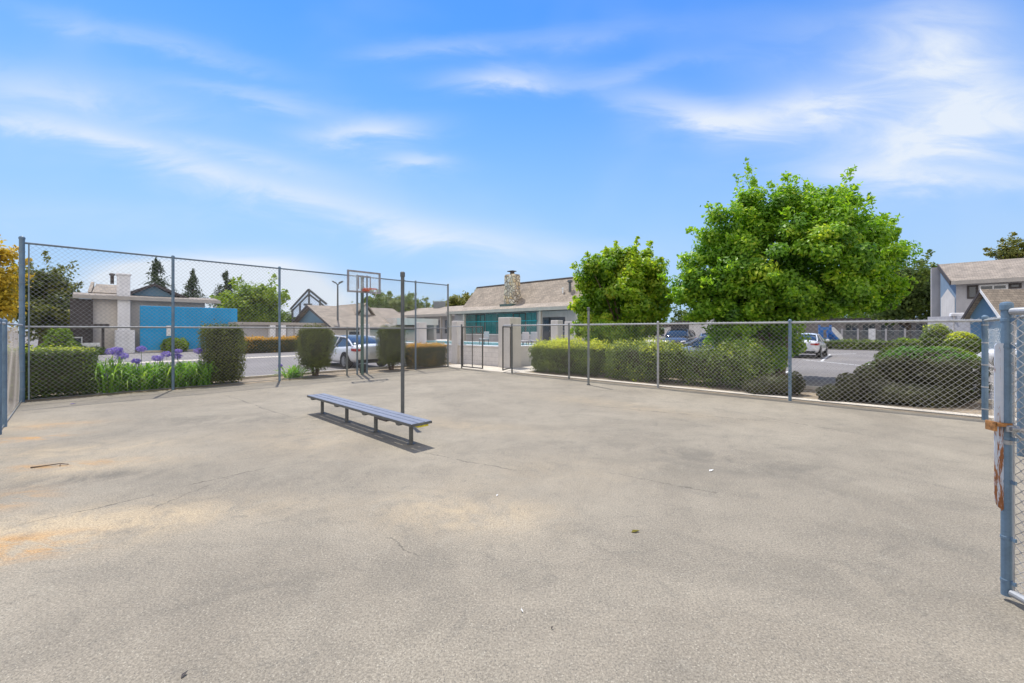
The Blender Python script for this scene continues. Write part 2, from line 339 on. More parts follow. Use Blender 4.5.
def frost(m):
    t=NT(m.node_tree); b=t.n['Principled BSDF']; out=[n for n in t.n if n.type=='MIX_SHADER'][0]
    tl=t.add('ShaderNodeBsdfTranslucent'); tl.inputs[0].default_value=(.82,.9,.98,1); mx=t.add('ShaderNodeMixShader'); mx.inputs[0].default_value=.6
    t.l.new(b.outputs[0],mx.inputs[1]); t.l.new(tl.outputs[0],mx.inputs[2]); t.l.new(mx.outputs[0],out.inputs[2])
frost(M['paleglass'])
def stonemat():
    m = bpy.data.materials.new('river_stone'); m.use_nodes = True; t = NT(m.node_tree); b = t.n['Principled BSDF']
    tcn = t.add('ShaderNodeTexCoord'); v = t.add('ShaderNodeTexVoronoi'); v.inputs['Scale'].default_value = 3.1; t.l.new(tcn.outputs['Object'], v.inputs[0])
    e = t.add('ShaderNodeTexVoronoi', feature='DISTANCE_TO_EDGE'); e.inputs['Scale'].default_value = 3.1; t.l.new(tcn.outputs['Object'], e.inputs[0])
    sc = t.add('ShaderNodeSeparateColor'); t.l.new(v.outputs['Color'], sc.inputs[0])
    r = t.add('ShaderNodeValToRGB'); t.l.new(sc.outputs[0], r.inputs[0]); el = r.color_ramp.elements
    for p,cx in ((.25,(.60,.44,.25,1)),(.5,(.80,.72,.55,1)),(.75,(.36,.31,.25,1))): q = el.new(p); q.color = cx
    el[0].color = (.75,.70,.62,1); el[-1].color = (.70,.66,.58,1)
    c = t.mix(t.ramp(e.outputs['Distance'], .02, .07), (.16,.135,.105,1), r.outputs[0])
    t.l.new(c, b.inputs['Base Color']); b.inputs['Roughness'].default_value = .85
    bn = t.add('ShaderNodeBump'); bn.inputs['Strength'].default_value = .8; bn.inputs['Distance'].default_value = .08
    t.l.new(t.ramp(e.outputs['Distance'], 0, .2), bn.inputs['Height']); t.l.new(bn.outputs[0], b.inputs['Normal']); return m
M['stone'] = stonemat()
def rustyplate():
    m = bpy.data.materials.new('rust_streaked_plate'); m.use_nodes = True; t = NT(m.node_tree); b = t.n['Principled BSDF']
    g = t.add('ShaderNodeNewGeometry'); s = t.add('ShaderNodeSeparateXYZ'); t.l.new(g.outputs['Position'], s.inputs[0])
    mp = t.add('ShaderNodeMapping'); mp.inputs['Scale'].default_value = (16,16,1.6); t.l.new(g.outputs['Position'], mp.inputs[0])
    n = t.noise(mp.outputs[0], 4, 6, .7, .6); h = t.ramp(s.outputs[2], 1.35, .55, -.09, .105)
    f = t.ramp(t.m('ADD', n, h),   .53, .60)
    pale = t.mix(t.noise(g.outputs['Position'], 25, 4), (.36,.43,.56,1), (.52,.55,.6,1))
    c = t.mix(f, pale, t.mix(t.noise(g.outputs['Position'], 60, 4), (.09,.035,.018,1), (.36,.13,.035,1)))
    t.l.new(c, b.inputs['Base Color']); b.inputs['Roughness'].default_value = .7; return m
M['rustplate'] = rustyplate()

# ------------------------------------------------------------------ scene objects
def tag(o, label=None, cat=None, group=None, kind=None):
    if label: o['label'] = label
    if cat: o['category'] = cat
    if group: o['group'] = group
    if kind: o['kind'] = kind
    return o
def thing(name, label, cat, loc=(0,0,0), group=None):
    o = bpy.data.objects.new(name, None); COL.objects.link(o); o.location = loc; o.empty_display_size = .1
    return tag(o, label, cat, group)
def base(s,t,z=0): return tuple(W(s,t,z))
def copy_tree(o, parent=None):
    c = o.copy(); COL.objects.link(c)
    if parent: c.parent = parent
    for ch in o.children: copy_tree(ch, c)
    return c
def root_loc(p):
    v = Vector((0,0,0))
    while p is not None: v += p.location; p = p.parent
    return v

class MB:
    """collects shapes, given in the frame mx (default: the site grid), in world space"""
    def __init__(s, mx=None): s.v=[]; s.f=[]; s.uv=[]; s.mx = GRID if mx is None else mx; s.sm=[]
    def P(s,p): return s.mx @ Vector(p)
    def face(s, pts, uvs=None, smooth=False):
        i = len(s.v); s.v += [s.P(p) for p in pts]; s.f.append(tuple(range(i,i+len(pts)))); s.sm.append(smooth)
        if uvs is None:
            a, b, c0 = (Vector(p) for p in (pts[0],pts[1],pts[2])); e = (b-a)
            n = e.cross(c0-a)
            if n.length < 1e-9: uvs = [(0,0)]*len(pts)
            else:
                n.normalize(); 
                ax = Vector((0,0,1)).cross(n)
                ax = ax.normalized() if ax.length > .05 else Vector((1,0,0))
                ay = n.cross(ax); uvs = [(Vector(p).dot(ax), Vector(p).dot(ay)) for p in pts]
        s.uv += uvs; return s
    def box(s, x0,x1,y0,y1,z0,z1):
        a=[(x0,y0,z0),(x1,y0,z0),(x1,y1,z0),(x0,y1,z0),(x0,y0,z1),(x1,y0,z1),(x1,y1,z1),(x0,y1,z1)]
        for q in ((0,3,2,1),(4,5,6,7),(0,1,5,4),(1,2,6,5),(2,3,7,6),(3,0,4,7)): s.face([a[k] for k in q])
        return s
    def bbox(s, x0,x1,y0,y1,z0,z1,b=.01):     # box with chamfered vertical and top edges
        for (z,i) in (): pass
        r=[]
        for z,d in ((z0,0),(z1-b,0),(z1,b)):
            r.append([(x0+b+d,y0+d,z),(x1-b-d,y0+d,z),(x1-d,y0+b+d,z),(x1-d,y1-b-d,z),(x1-b-d,y1-d,z),(x0+b+d,y1-d,z),(x0+d,y1-b-d,z),(x0+d,y0+b+d,z)])
        for k in range(2):
            for i in range(8):
                j=(i+1)%8; s.face([r[k][i],r[k][j],r[k+1][j],r[k+1][i]])
        s.face(r[2]); s.face(r[0][::-1]); return s
    def prism(s, poly, z0, z1):
        n=len(poly); A=[(x,y,z0) for x,y in poly]; B=[(x,y,z1) for x,y in poly]
        s.face(A[::-1]); s.face(B)
        for i in range(n): j=(i+1)%n; s.face([A[i],A[j],B[j],B[i]])
        return s
    def extr(s, poly, d):      # poly: 3D points, d: extrusion vector
        d=Vector(d); A=[Vector(p) for p in poly]; B=[p+d for p in A]; n=len(A)
        s.face(A); s.face(B[::-1])
        for i in range(n): j=(i+1)%n; s.face([A[i],B[i],B[j],A[j]])
        return s
    def slab(s, quad, th):     # quad thickened downwards
        return s.extr(quad, (0,0,-th))
    def tube(s, pts, r, n=8, cap=True, r2=None):
        pts=[Vector(p) for p in pts]; rings=[]
        m=len(pts)
        for k,p in enumerate(pts):
            d=(pts[min(k+1,m-1)]-pts[max(k-1,0)]).normalized()
            a=d.orthogonal().normalized() if abs(d.z)<.99 else Vector((1,0,0)); 
            if abs(d.z)<.99: a=d.cross(Vector((0,0,1))).normalized()
            b=d.cross(a); rr = r if r2 is None else r+(r2-r)*k/(m-1)
            rings.append([p+(a*math.cos(2*math.pi*i/n)+b*math.sin(2*math.pi*i/n))*rr for i in range(n)])
        for k in range(m-1):
            for i in range(n):
                j=(i+1)%n; s.face([rings[k][i],rings[k+1][i],rings[k+1][j],rings[k][j]], smooth=True)
        if cap: s.face(rings[0]); s.face(rings[-1][::-1])
        return s
    def lathe(s, c, prof, n=16, axis='z'):
        c=Vector(c); rings=[]
        for r,h in prof:
            ring=[]
            for i in range(n):
                a=2*math.pi*i/n
                if axis=='z': q=Vector((r*math.cos(a),r*math.sin(a),h))
                elif axis=='y': q=Vector((r*math.cos(a),h,r*math.sin(a)))
                else: q=Vector((h,r*math.cos(a),r*math.sin(a)))
                ring.append(c+q)
            rings.append(ring)
        for k in range(len(rings)-1):
            for i in range(n): j=(i+1)%n; s.face([rings[k][i],rings[k][j],rings[k+1][j],rings[k+1][i]], smooth=True)
        if prof[0][0]>1e-4: s.face(rings[0][::-1])
        if prof[-1][0]>1e-4: s.face(rings[-1])
        return s
    def build(s, name, m, parent=None, weld=False, subsurf=0):
        off = root_loc(parent) if parent else Vector((0,0,0))
        if parent is None:          # origin at the base centre
            xs=[p.x for p in s.v]; ys=[p.y for p in s.v]; zs=[p.z for p in s.v]
            off=Vector(((min(xs)+max(xs))/2,(min(ys)+max(ys))/2,min(zs)))
        me=bpy.data.meshes.new(name); me.from_pydata([tuple(p-off) for p in s.v],[],s.f)
        ul=me.uv_layers.new(name='UVMap'); ul.data.foreach_set('uv',[q for u_ in s.uv for q in u_])
        me.polygons.foreach_set('use_smooth', s.sm)
        if weld:
            import bmesh
            bm=bmesh.new(); bm.from_mesh(me); bmesh.ops.remove_doubles(bm, verts=bm.verts, dist=.0006); bmesh.ops.recalc_face_normals(bm, faces=bm.faces); bm.to_mesh(me); bm.free()
        me.materials.append(m); me.update()
        o=bpy.data.objects.new(name,me); COL.objects.link(o)
        if parent: o.parent=parent
        else: o.location=off
        if subsurf: md=o.modifiers.new('smooth','SUBSURF'); md.levels=md.render_levels=subsurf
        return o
def np_object(name, verts, faces, m, parent, tint=None, smooth=False):
    off=np.array(root_loc(parent)) if parent else np.zeros(3)
    if parent is None:
        off=np.array([(verts[:,0].min()+verts[:,0].max())/2,(verts[:,1].min()+verts[:,1].max())/2,verts[:,2].min()])
    me=bpy.data.meshes.new(name); n=len(verts); k=faces.shape[1]; nf=len(faces)
    me.vertices.add(n); me.vertices.foreach_set('co',(verts-off).astype(np.float32).ravel())
    me.loops.add(nf*k); me.loops.foreach_set('vertex_index',faces.astype(np.int32).ravel())
    me.polygons.add(nf); me.polygons.foreach_set('loop_start',np.arange(0,nf*k,k,dtype=np.int32))
    me.polygons.foreach_set('use_smooth',np.full(nf,smooth))
    if tint is not None:
        a=me.attributes.new('tint','FLOAT','FACE'); a.data.foreach_set('value',np.clip(tint,0,1).astype(np.float32))
    me.materials.append(m); me.update(calc_edges=True); me.validate()
    o=bpy.data.objects.new(name,me); COL.objects.link(o)
    if parent: o.parent=parent
    else: o.location=tuple(off)
    return o
rng=np.random.default_rng(7); random.seed(7)

def leaves(pos, nrm, size, tint, aspect=.5, jit=.7, droop=0.):
    """diamond leaves folded along the midrib: 2 tris pairs -> quads"""
    n=len(pos); d=nrm+rng.normal(0,jit,(n,3)); d/=np.linalg.norm(d,axis=1)[:,None]+1e-9
    a=rng.normal(0,1,(n,3)); a[:,2]-=droop; a-=d*(a*d).sum(1)[:,None]; a/=np.linalg.norm(a,axis=1)[:,None]+1e-9
    b=np.cross(d,a); L=(size*rng.uniform(.7,1.3,n))[:,None]; wd=L*aspect
    v=np.empty((n,4,3)); v[:,0]=pos-a*L*.5; v[:,1]=pos+b*wd*.5+d*L*.06; v[:,2]=pos+a*L*.5; v[:,3]=pos-b*wd*.5+d*L*.06
    f=np.arange(n*4).reshape(n,4); return v.reshape(-1,3), f, tint
def sphere_pts(n):
    p=rng.normal(0,1,(n,3)); return p/np.linalg.norm(p,axis=1)[:,None]

def tree(name, label, px, Y, ells, leafm, nclump, nleaf, lsize, trunk_r=.15, clump=(.35,.6), group=None, base_z=0, limbs=6, tone=.5, depth=.9, cat='tree', trunk_px=None, stems=1):
    """ells: crown lobes (px, py, rx, ry) at the tree's distance; they become ellipsoids in metres"""
    k=Y/FPX; X0=(px-512)*k; t=thing(name, label, cat, (X0,Y,base_z), group)
    E=np.array([[(e[0]-512)*k, Y+(e[4] if len(e)>4 else 0), hz(e[1],Y), e[2]*k, max(e[2],e[3]*.8)*k*depth, e[3]*k] for e in ells])
    vol=(E[:,3]*E[:,4]*E[:,5])**.67; cnt=np.maximum(3,(nclump*vol/vol.sum()*1.5).astype(int))
    cc=[]
    for e,c in zip(E,cnt):
        d=sphere_pts(c); r=rng.uniform(.72,.98,(c,1)); q=e[:3]+d*e[3:6]*r; cc.append(q)
    cc=np.concatenate(cc)
    dmin=np.min([np.linalg.norm((cc-e[:3])/e[3:6],axis=1)+ (0) for e in E],axis=0)
    cc=cc[(dmin>.62)]; cc=cc[cc[:,2]>base_z+.15]
    if len(cc)>nclump: cc=cc[rng.permutation(len(cc))[:nclump]]
    # clumps
    cr=rng.uniform(clump[0],clump[1],len(cc)); tn=rng.normal(0,.13,len(cc))
    idx=np.repeat(np.arange(len(cc)),nleaf); d=sphere_pts(len(idx)); d[:,2]=d[:,2]*.9+.12
    rr=rng.uniform(0,1,len(idx))**.45; pos=cc[idx]+d*(cr[idx]*rr)[:,None]*np.array([1,1,.85])
    ctr=E[:,:3].mean(0); rad=pos-ctr; rad/=np.linalg.norm(rad,axis=1)[:,None]+1e-9
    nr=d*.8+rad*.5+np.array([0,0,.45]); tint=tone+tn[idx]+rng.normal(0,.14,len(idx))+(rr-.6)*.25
    # sprigs that break the outline
    ns=int(len(cc)*.45); si=rng.permutation(len(cc))[:ns]; sdv=(cc[si]-ctr); sdv/=np.linalg.norm(sdv,axis=1)[:,None]; sdv[:,2]+=.5; sdv+=rng.normal(0,.25,(ns,3))
    sp_=[]; ext=rng.uniform(.25,.85,(ns,1))
    for q in range(46):
        f_=rng.uniform(0,1,(ns,1)); sp_.append(cc[si]+sdv*(cr[si][:,None]*(.75+f_*ext))+rng.normal(0,1,(ns,3))*(cr[si][:,None]*(.30-.22*f_)))
    sp_=np.concatenate(sp_)
    pos=np.concatenate([pos,sp_]); nr=np.concatenate([nr,rng.normal(0,1,(len(sp_),3))+[0,0,.5]]); tint=np.concatenate([tint,np.full(len(sp_),tone+.18)+rng.normal(0,.15,len(sp_))])
    # sparse interior
    ni=int(len(idx)*.12); e=E[rng.choice(len(E),ni,p=vol/vol.sum())]; ip=e[:,:3]+sphere_pts(ni)*e[:,3:6]*rng.uniform(.1,.75,(ni,1))
    ip=ip[ip[:,2]>base_z+.1]
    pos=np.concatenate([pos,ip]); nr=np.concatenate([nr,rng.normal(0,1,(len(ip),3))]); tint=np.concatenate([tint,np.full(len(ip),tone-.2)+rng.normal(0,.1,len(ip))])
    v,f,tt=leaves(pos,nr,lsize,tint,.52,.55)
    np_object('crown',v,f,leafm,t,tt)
    # trunk and limbs
    tx=((trunk_px if trunk_px else px)-512)*k; zc=E[:,2].mean()-base_z; fork=max(.35,zc*.42)
    mb=MB(Matrix.Identity(4))
    for q in range(stems):
        o=(q-(stems-1)/2)*trunk_r*2.2
        mb.tube([(tx+o,Y,base_z-.05),(tx+o*1.4+.03,Y+.02,base_z+fork*.5),(tx+o*2-.02,Y,base_z+fork)],trunk_r*1.15,9,r2=trunk_r*.8)
    for e in list(E)[:limbs]+list(cc[rng.permutation(len(cc))[:limbs*2]]):
        p=Vector(e[:3]); st=Vector((tx,Y,base_z+fork*rng.uniform(.8,1.))); 
        if p.z<st.z+.1: continue
        md=st.lerp(p,.5)+Vector((rng.normal(0,.1),rng.normal(0,.1),.15)); mb.tube([st,md,p],trunk_r*.5,6,r2=trunk_r*.09)
    mb.build('trunk',M['trunk'],t)
    return t

def conifer(name,label,px,Y,top,bot,wpx,n,group=None):
    k=Y/FPX; X=(px-512)*k; t=thing(name,label,'tree',(X,Y,0),group); z1=hz(top,Y); z0=hz(bot,Y); r0=wpx*k*.5
    nb=70; pos=[];nr=[]
    for i in range(nb):
        h=rng.uniform(0,1)**1.15; z=z0+(z1-z0)*h; rr=r0*(1-h)**.75*rng.uniform(.72,1.15)+.12; a=rng.uniform(0,6.283)
        m=n//nb; u_=rng.uniform(0.05,1,m)**.7; dx=np.cos(a+rng.normal(0,.35,m)*.8); dy=np.sin(a+rng.normal(0,.35,m)*.8)
        p=np.stack([X+dx*rr*u_,Y+dy*rr*u_,z+rng.normal(0,.22,m)*(1+.5*(1-h))+(u_*.45-.2)*rr*.5],1); pos.append(p); nr.append(np.stack([dx,dy,np.full(m,.6)],1))
    pos=np.concatenate(pos); nr=np.concatenate(nr); v,f,tt=leaves(pos,nr,.42,rng.normal(.5,.22,len(pos)),.35,.6)
    np_object('crown',v,f,M['conifer'],t,tt)
    MB(Matrix.Identity(4)).tube([(X,Y,-.05),(X,Y,z0+(z1-z0)*.5),(X,Y,z1-.4)],.28,8,r2=.04).build('trunk',M['trunk'],t); return t

def hedge(name,label,cat,shape,c,dims,leafm,n,lsize,group=None,stem=None,top_gain=.0,tone=.4,rough=.07,p=5,base_z=0,frame=GRID,topband=.86):
    """clipped plant: superellipsoid or box of leaves round a dark core. c=(s,t), dims=(len,depth,z0,z1) in the grid frame"""
    L,D,z0,z1=dims; loc=frame@Vector((c[0],c[1],base_z)); t=thing(name,label,cat,tuple(loc),group)
    zc=(z0+z1)/2; hl=np.array([L/2,D/2,(z1-z0)/2])
    d=rng.uniform(-1,1,(n*3,3)); face=rng.integers(0,3,len(d)); area=np.array([hl[1]*hl[2],hl[0]*hl[2],hl[0]*hl[1]]); face=rng.choice(3,len(d),p=area/area.sum())
    sg=rng.choice([-1,1],len(d)); d[np.arange(len(d)),face]=sg
    d=d[~((face==2)&(sg<0)&(rng.uniform(size=len(d))<.6))][:n]
    q=d/((np.abs(d)**p).sum(1)**(1/p))[:,None]
    if shape=='vase': # narrower below
        q[:,:2]*=(.90+.10*np.clip(q[:,2:3]+.4,-1,1)); 
    nr=np.sign(q)*np.abs(q)**(p-1)/hl; nr/=np.linalg.norm(nr,axis=1)[:,None]
    lump=np.zeros(len(q)); 
    for _ in range(10):
        kv=rng.normal(0,3.2,3)/np.array([1,1,1]); lump+=np.sin((q*hl)@kv*1.3+rng.uniform(0,6.28))*.1
    pos=q*hl*1.0+nr*(lump*rough*1.6+rng.normal(0,rough*.45,len(q)))[:,None]
    pos+= -nr*(rng.uniform(0,1,len(q))**3*.12)[:,None]
    hh=(pos[:,2]/hl[2]+1)/2
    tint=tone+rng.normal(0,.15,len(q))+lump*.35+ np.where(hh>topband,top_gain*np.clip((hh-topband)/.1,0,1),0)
    a=frame.to_3x3(); A=np.array(a); wp=(pos+[c[0],c[1],zc])@A.T+np.array(frame.translation); wn=nr@A.T
    # loose shoots
    ns=n//14; i=rng.permutation(len(wp))[:ns]; wp=np.concatenate([wp,wp[i]+wn[i]*rng.uniform(.01,.11,(ns,1))]); wn=np.concatenate([wn,rng.normal(0,1,(ns,3))]); tint=np.concatenate([tint,tint[i]+.12])
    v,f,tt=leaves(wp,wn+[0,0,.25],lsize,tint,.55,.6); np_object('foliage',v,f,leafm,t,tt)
    mb=MB(frame); k=14; g=[]
    for iu in range(k+1):
        row=[]
        for iv in range(k):
            th=math.pi*iu/k; ph=2*math.pi*iv/k; dv=np.array([math.sin(th)*math.cos(ph),math.sin(th)*math.sin(ph),math.cos(th)]); dv/= (np.abs(dv)**p).sum()**(1/p)
            if shape=='vase': dv[:2]*=(.90+.10*max(-1,min(1,dv[2]+.4)))
            row.append(tuple(dv*(hl-np.minimum(.08,hl*.3))+[c[0],c[1],zc]))
        g.append(row)
    for iu in range(k):
        for iv in range(k): j=(iv+1)%k; mb.face([g[iu][iv],g[iu+1][iv],g[iu+1][j],g[iu][j]],smooth=True)
    mb.build('twig_core',M['core'],t)
    if stem:
        m2=MB(frame)
        for q_ in range(3): m2.tube([(c[0]+.06*math.cos(q_*2.1),c[1]+.06*math.sin(q_*2.1),-.03),(c[0]+.13*math.cos(q_*2.1),c[1]+.13*math.sin(q_*2.1),z0+.25)],stem,7)
        m2.build('stem',M['trunk'],t)
    return t
def mound(name,label,cat,px,Y,ells,leafm,n,lsize,group=None,tone=.4,top_gain=0.,core=True,depth=.8):
    """natural low shrub made of lobes (px, py, rx, ry[, dy])"""
    k=Y/FPX; t=thing(name,label,cat,((px-512)*k,Y,0),group)
    E=np.array([[(e[0]-512)*k,Y+(e[4] if len(e)>4 else 0),max(0,hz(e[1],Y)),e[2]*k,e[2]*k*depth,e[3]*k] for e in ells])
    ar=(E[:,3]*E[:,5]); cn=(n*ar/ar.sum()).astype(int); pos=[];nr=[]
    for e,c in zip(E,cn):
        d=sphere_pts(c); lump=np.zeros(c)
        for _ in range(8): lump+=np.sin(d@rng.normal(0,4.5,3)+rng.uniform(0,6.28))*.045
        pos.append(e[:3]+d*e[3:6]*(1+lump+rng.normal(0,.03,c)-rng.uniform(0,1,c)**3*.2)[:,None]); nr.append(d)
    pos=np.concatenate(pos); nr=np.concatenate(nr)
    dm=np.full(len(pos),9.)
    for e in E: dm=np.minimum(dm,np.linalg.norm((pos-e[:3])/e[3:6],axis=1))
    ok=(dm>.74)&(pos[:,2]>.01); pos=pos[ok]; nr=nr[ok]
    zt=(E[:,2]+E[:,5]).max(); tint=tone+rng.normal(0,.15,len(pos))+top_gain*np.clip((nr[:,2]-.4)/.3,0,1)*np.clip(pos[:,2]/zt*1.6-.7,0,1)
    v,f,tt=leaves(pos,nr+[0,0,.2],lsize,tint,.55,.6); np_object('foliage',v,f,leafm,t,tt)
    if core:
        mb=MB(Matrix.Identity(4))
        for e in E:
            rr=[(max(.0,math.sin(math.pi*i/9))*.84,-math.cos(math.pi*i/9)*.84) for i in range(10)]; rings=[]
            for r_,h in rr: rings.append([(e[0]+r_*e[3]*math.cos(a*.5236),e[1]+r_*e[4]*math.sin(a*.5236),max(-.02,e[2]+h*e[5])) for a in range(12)])
            for i in range(9):
                for a in range(12): b=(a+1)%12; mb.face([rings[i][a],rings[i][b],rings[i+1][b],rings[i+1][a]],smooth=True)
        mb.build('twig_core',M['core'],t)
    return t

def chain(name, p0, p1, z0, z1, m, parent, a=.05, r=.0026, sides=3, spike=True):
    """woven chain-link fabric between two plan points: one zigzag wire per column, real round-ish wire"""
    p0=np.array(p0[:2]); p1=np.array(p1[:2]); L=np.linalg.norm(p1-p0); d=(p1-p0)/L; nrm=np.array([-d[1],d[0]])
    nw=int(L/a); npt=int((z1-z0)/a)+1
    i=np.arange(nw)[:,None]; j=np.arange(npt)[None,:]
    s=(i+ (i+j)%2 + np.where((i+j)%2==1,.04,-.04))*a; s=np.clip(s,0,L); z=np.broadcast_to(z0+j*a,(nw,npt)).astype(float); off=np.where((i+j)%2==1,.0026,-.0026)+.012*np.sin(i*a*1.7+1.3*np.sin(j*a*1.1))*np.sin(j*a*2.1+.6+i*a*.4)+.006*np.sin(i*a*5.3+j*a*3.7)
    cen=np.stack([p0[0]+d[0]*s+nrm[0]*off,p0[1]+d[1]*s+nrm[1]*off,z],-1)
    ang=np.arange(sides)*2*np.pi/sides+.5; wx_=np.cos(ang)*r*1.25; wn=np.sin(ang)*r
    ring=np.zeros((nw,npt,sides,3))
    for q in range(sides):
        ring[:,:,q,0]=cen[...,0]+d[0]*wx_[q]+nrm[0]*wn[q]; ring[:,:,q,1]=cen[...,1]+d[1]*wx_[q]+nrm[1]*wn[q]; ring[:,:,q,2]=cen[...,2]
    idx=np.arange(nw*npt*sides).reshape(nw,npt,sides); fs=[]
    for q in range(sides):
        q2=(q+1)%sides; fs.append(np.stack([idx[:,:-1,q],idx[:,:-1,q2],idx[:,1:,q2],idx[:,1:,q]],-1).reshape(-1,4))
    return np_object(name,ring.reshape(-1,3),np.concatenate(fs),m,parent)
def post(parent, s, t, h, r, m, name='post', cap=True, z0=-.04):
    mb=MB().tube([(s,t,z0),(s,t,h)],r,12)
    if cap: mb.lathe((s,t,h-.02),[(r*1.14,0),(r*1.16,.035),(r*.9,.055),(r*.4,.07),(0,.072)],12)
    return mb.build(name,m,parent)
def bands(parent, s, t, zs, r, m):
    for z in zs: MB().lathe((s,t,z),[(r*1.01,-.012),(r*1.12,-.010),(r*1.12,.010),(r*1.01,.012)],12).build('tension_band',m,parent)

# ================================================================== GROUND
def sheet(name, pts, z, m, kind='structure', frame=GRID):
    mb=MB(frame); mb.face([(x,y,z) for x,y in pts]); o=mb.build(name,m); o['kind']=kind; return o
sheet('ground',[(-1500,-1500),(1500,-1500),(1500,1500),(-1500,1500)],-.03,M['ground'],frame=Matrix.Identity(4))
sheet('court',[(-.12,-14.5),(17.5,-14.5),(17.5,.10),(-.12,.10)],0,M['court'])
sheet('road',[(-25.2,-40),(-1.62,-40),(-1.62,1.4),(-25.2,1.4)],-.022,M['road'])
sheet('gutter',[(-14.2,-40),(-13.1,-40),(-13.1,1.4),(-14.2,1.4)],-.017,M['concrete'])
# planting beds and kerbs
sheet('planting_bed',[(-1.45,-40),(-.12,-40),(-.12,1.3),(-1.45,1.3)],-.008,M['soil'])
mb=MB().box(-1.60,-1.45,-40,1.3,-.05,.07); mb.build('kerb',M['concrete'])['kind']='structure'
sheet('mulch_bed',[(3.9,.44),(17.4,.44),(17.4,2.6),(3.9,2.6)],-.006,M['soil'])
mb=MB().box(3.9,17.4,.14,.44,-.05,.03); mb.build('mow_strip',M['concrete'])['kind']='structure'
mb=MB().box(3.95,17.4,2.6,2.75,-.05,.08); mb.build('parking_kerb',M['concrete'])['kind']='structure'
sheet('walkway',[(-.8,.1),(3.9,.1),(3.9,1.8),(-.8,1.8)],.004,M['concrete'])
sheet('side_walk',[(2.2,1.8),(3.9,1.8),(3.9,14),(2.2,14)],.0035,M['concrete'])
sheet('driveway',[(-29,-30),(-25.2,-30),(-25.2,-2.5),(-29,-2.5)],-.012,M['concrete'])
sheet('entry_paving',[(15.9,-14),(28,-14),(28,1.5),(17.4,1.5),(17.4,.1),(15.9,.1)],.004,M['concrete'])
mb=MB().box(-26,1.85,1.96,34,-.04,.5); mb.build('pool_deck',M['deck'])['kind']='structure'
# parking bay lines
mb=MB()
def stripe(a,b,wd=.1):
    a=Vector((*a,0)); b=Vector((*b,0)); d=(b-a).normalized(); n=Vector((-d.y,d.x,0))*wd/2
    mb.face([(p.x,p.y,-.026) for p in (a-n,b-n,b+n,a+n)])
g=lambda px,py: gp(px,py)[0:2]
stripe(g(773,376.5),g(789,370.5)); stripe(g(803,359.2),g(872,366)); stripe(g(821,361),g(830.5,353.8)); stripe(g(830.5,353.9),g(856,353.2)); stripe(g(862,366),g(884,358.5)); stripe(g(758,388),g(772,377))
o=mb.build('parking_lines',M['linepaint']); o['kind']='structure'
# dirt edge where the asphalt meets the fences
mb=MB(); 
for k in range(60):
    s0=3.9+k*.2; mb.face([(s0,.06+rng.uniform(0,.02),.004),(s0+.2,.06+rng.uniform(0,.02),.004),(s0+.2,.14,.004),(s0,.14,.004)])
mb.build('soil_edge',M['soil'])['kind']='structure'
mb=MB()
for k in range(62):
    t0=-12.3+k*.2; mb.face([(-.12,t0,.004),(.02+rng.uniform(0,.05),t0,.004),(.02+rng.uniform(0,.05),t0+.2,.004),(-.12,t0+.2,.004)])
mb.build('dirt_edge',M['soil'])['kind']='structure'

# ================================================================== FENCES
TALL=3.62; MID=1.70; LOW=1.83
fl=thing('chain_link_fence','tall twelve foot chain-link fence with blue-grey posts behind the basketball hoop','fence',base(0,-6))
post(fl,0,-12.06,TALL+.08,.046,M['post'])
for px in (173,279.5,357.2,367,415.6): 
    t_,_=on_s(px,0); post(fl,0,t_,TALL,.034,M['post' if px<300 else 'railblue'])
post(fl,0,0,TALL,.038,M['postgrey'])
post(fl,0,on_s(347,0)[0],MID,.03,M['postgrey'])
MB().tube([(0,-12.06,TALL-.02),(0,0,TALL-.02)],.024,8).build('top_rail',M['railblue'],fl)
MB().tube([(0,-12.06,MID),(0,0,MID)],.022,8).build('middle_rail',M['railmid'],fl)
MB().tube([(.0,-12.0,.045),(.0,0,.045)],.007,6).build('tension_wire',M['postgrey'],fl)
MB().box(.035,.043,-11.97,-11.945,.05,TALL-.05).build('tension_bar',M['railblue'],fl)
bands(fl,0,-12.06,[.3,.7,1.1,1.5,1.9,2.3,2.7,3.1,3.4],.046,M['railblue'])
chain('wire_mesh',W(.036,-11.95),W(.036,0),.05,TALL-.02,M['wiretall'],fl,r=.0026)

ff=thing('chain_link_fence','short low chain-link fence from the blue corner post to the left edge','fence',base(2,-12.06))
for s_ in (on_t(4.5,-12.06)[0],4.2,7.2): post(ff,s_,-12.06,LOW-.06,.03,M['post'])
MB().tube([(0,-12.06,LOW-.09),(8,-12.06,LOW-.09)],.022,8).build('top_rail',M['rail'],ff)
MB().tube([(.06,-12.06,.045),(8,-12.06,.045)],.007,6).build('tension_wire',M['postgrey'],ff)
chain('wire_mesh',W(.07,-12.10),W(8,-12.10),.04,LOW-.10,M['wirelit'],ff,r=.0016)

fr=thing('chain_link_fence','long low chain-link fence with silver top rail in front of the hedges and trees','fence',base(9,0))
for px,m_,r_ in ((512,'postdark',.03),(569,'postgrey',.032),(658,'rail',.032),(790,'post',.033)):
    s_,_=on_t(px,0); post(fr,s_,0,LOW,r_,M[m_])
post(fr,15.58,0,LOW+.02,.043,M['post'])
s0_=on_t(503.5,0)[0]
MB().tube([(s0_,0,LOW-.03),(15.58,0,LOW-.03)],.025,8).build('top_rail',M['rail'],fr)
MB().tube([(s0_+.4,0,.045),(15.55,0,.045)],.008,6).build('tension_wire',M['postdark'],fr)
bands(fr,15.58,0,[.2,.6,1.0,1.4,1.72],.043,M['rail'])
chain('wire_mesh',W(s0_+.5,-.034),W(15.54,-.034),.05,LOW+.035,M['wire'],fr,r=.0027)

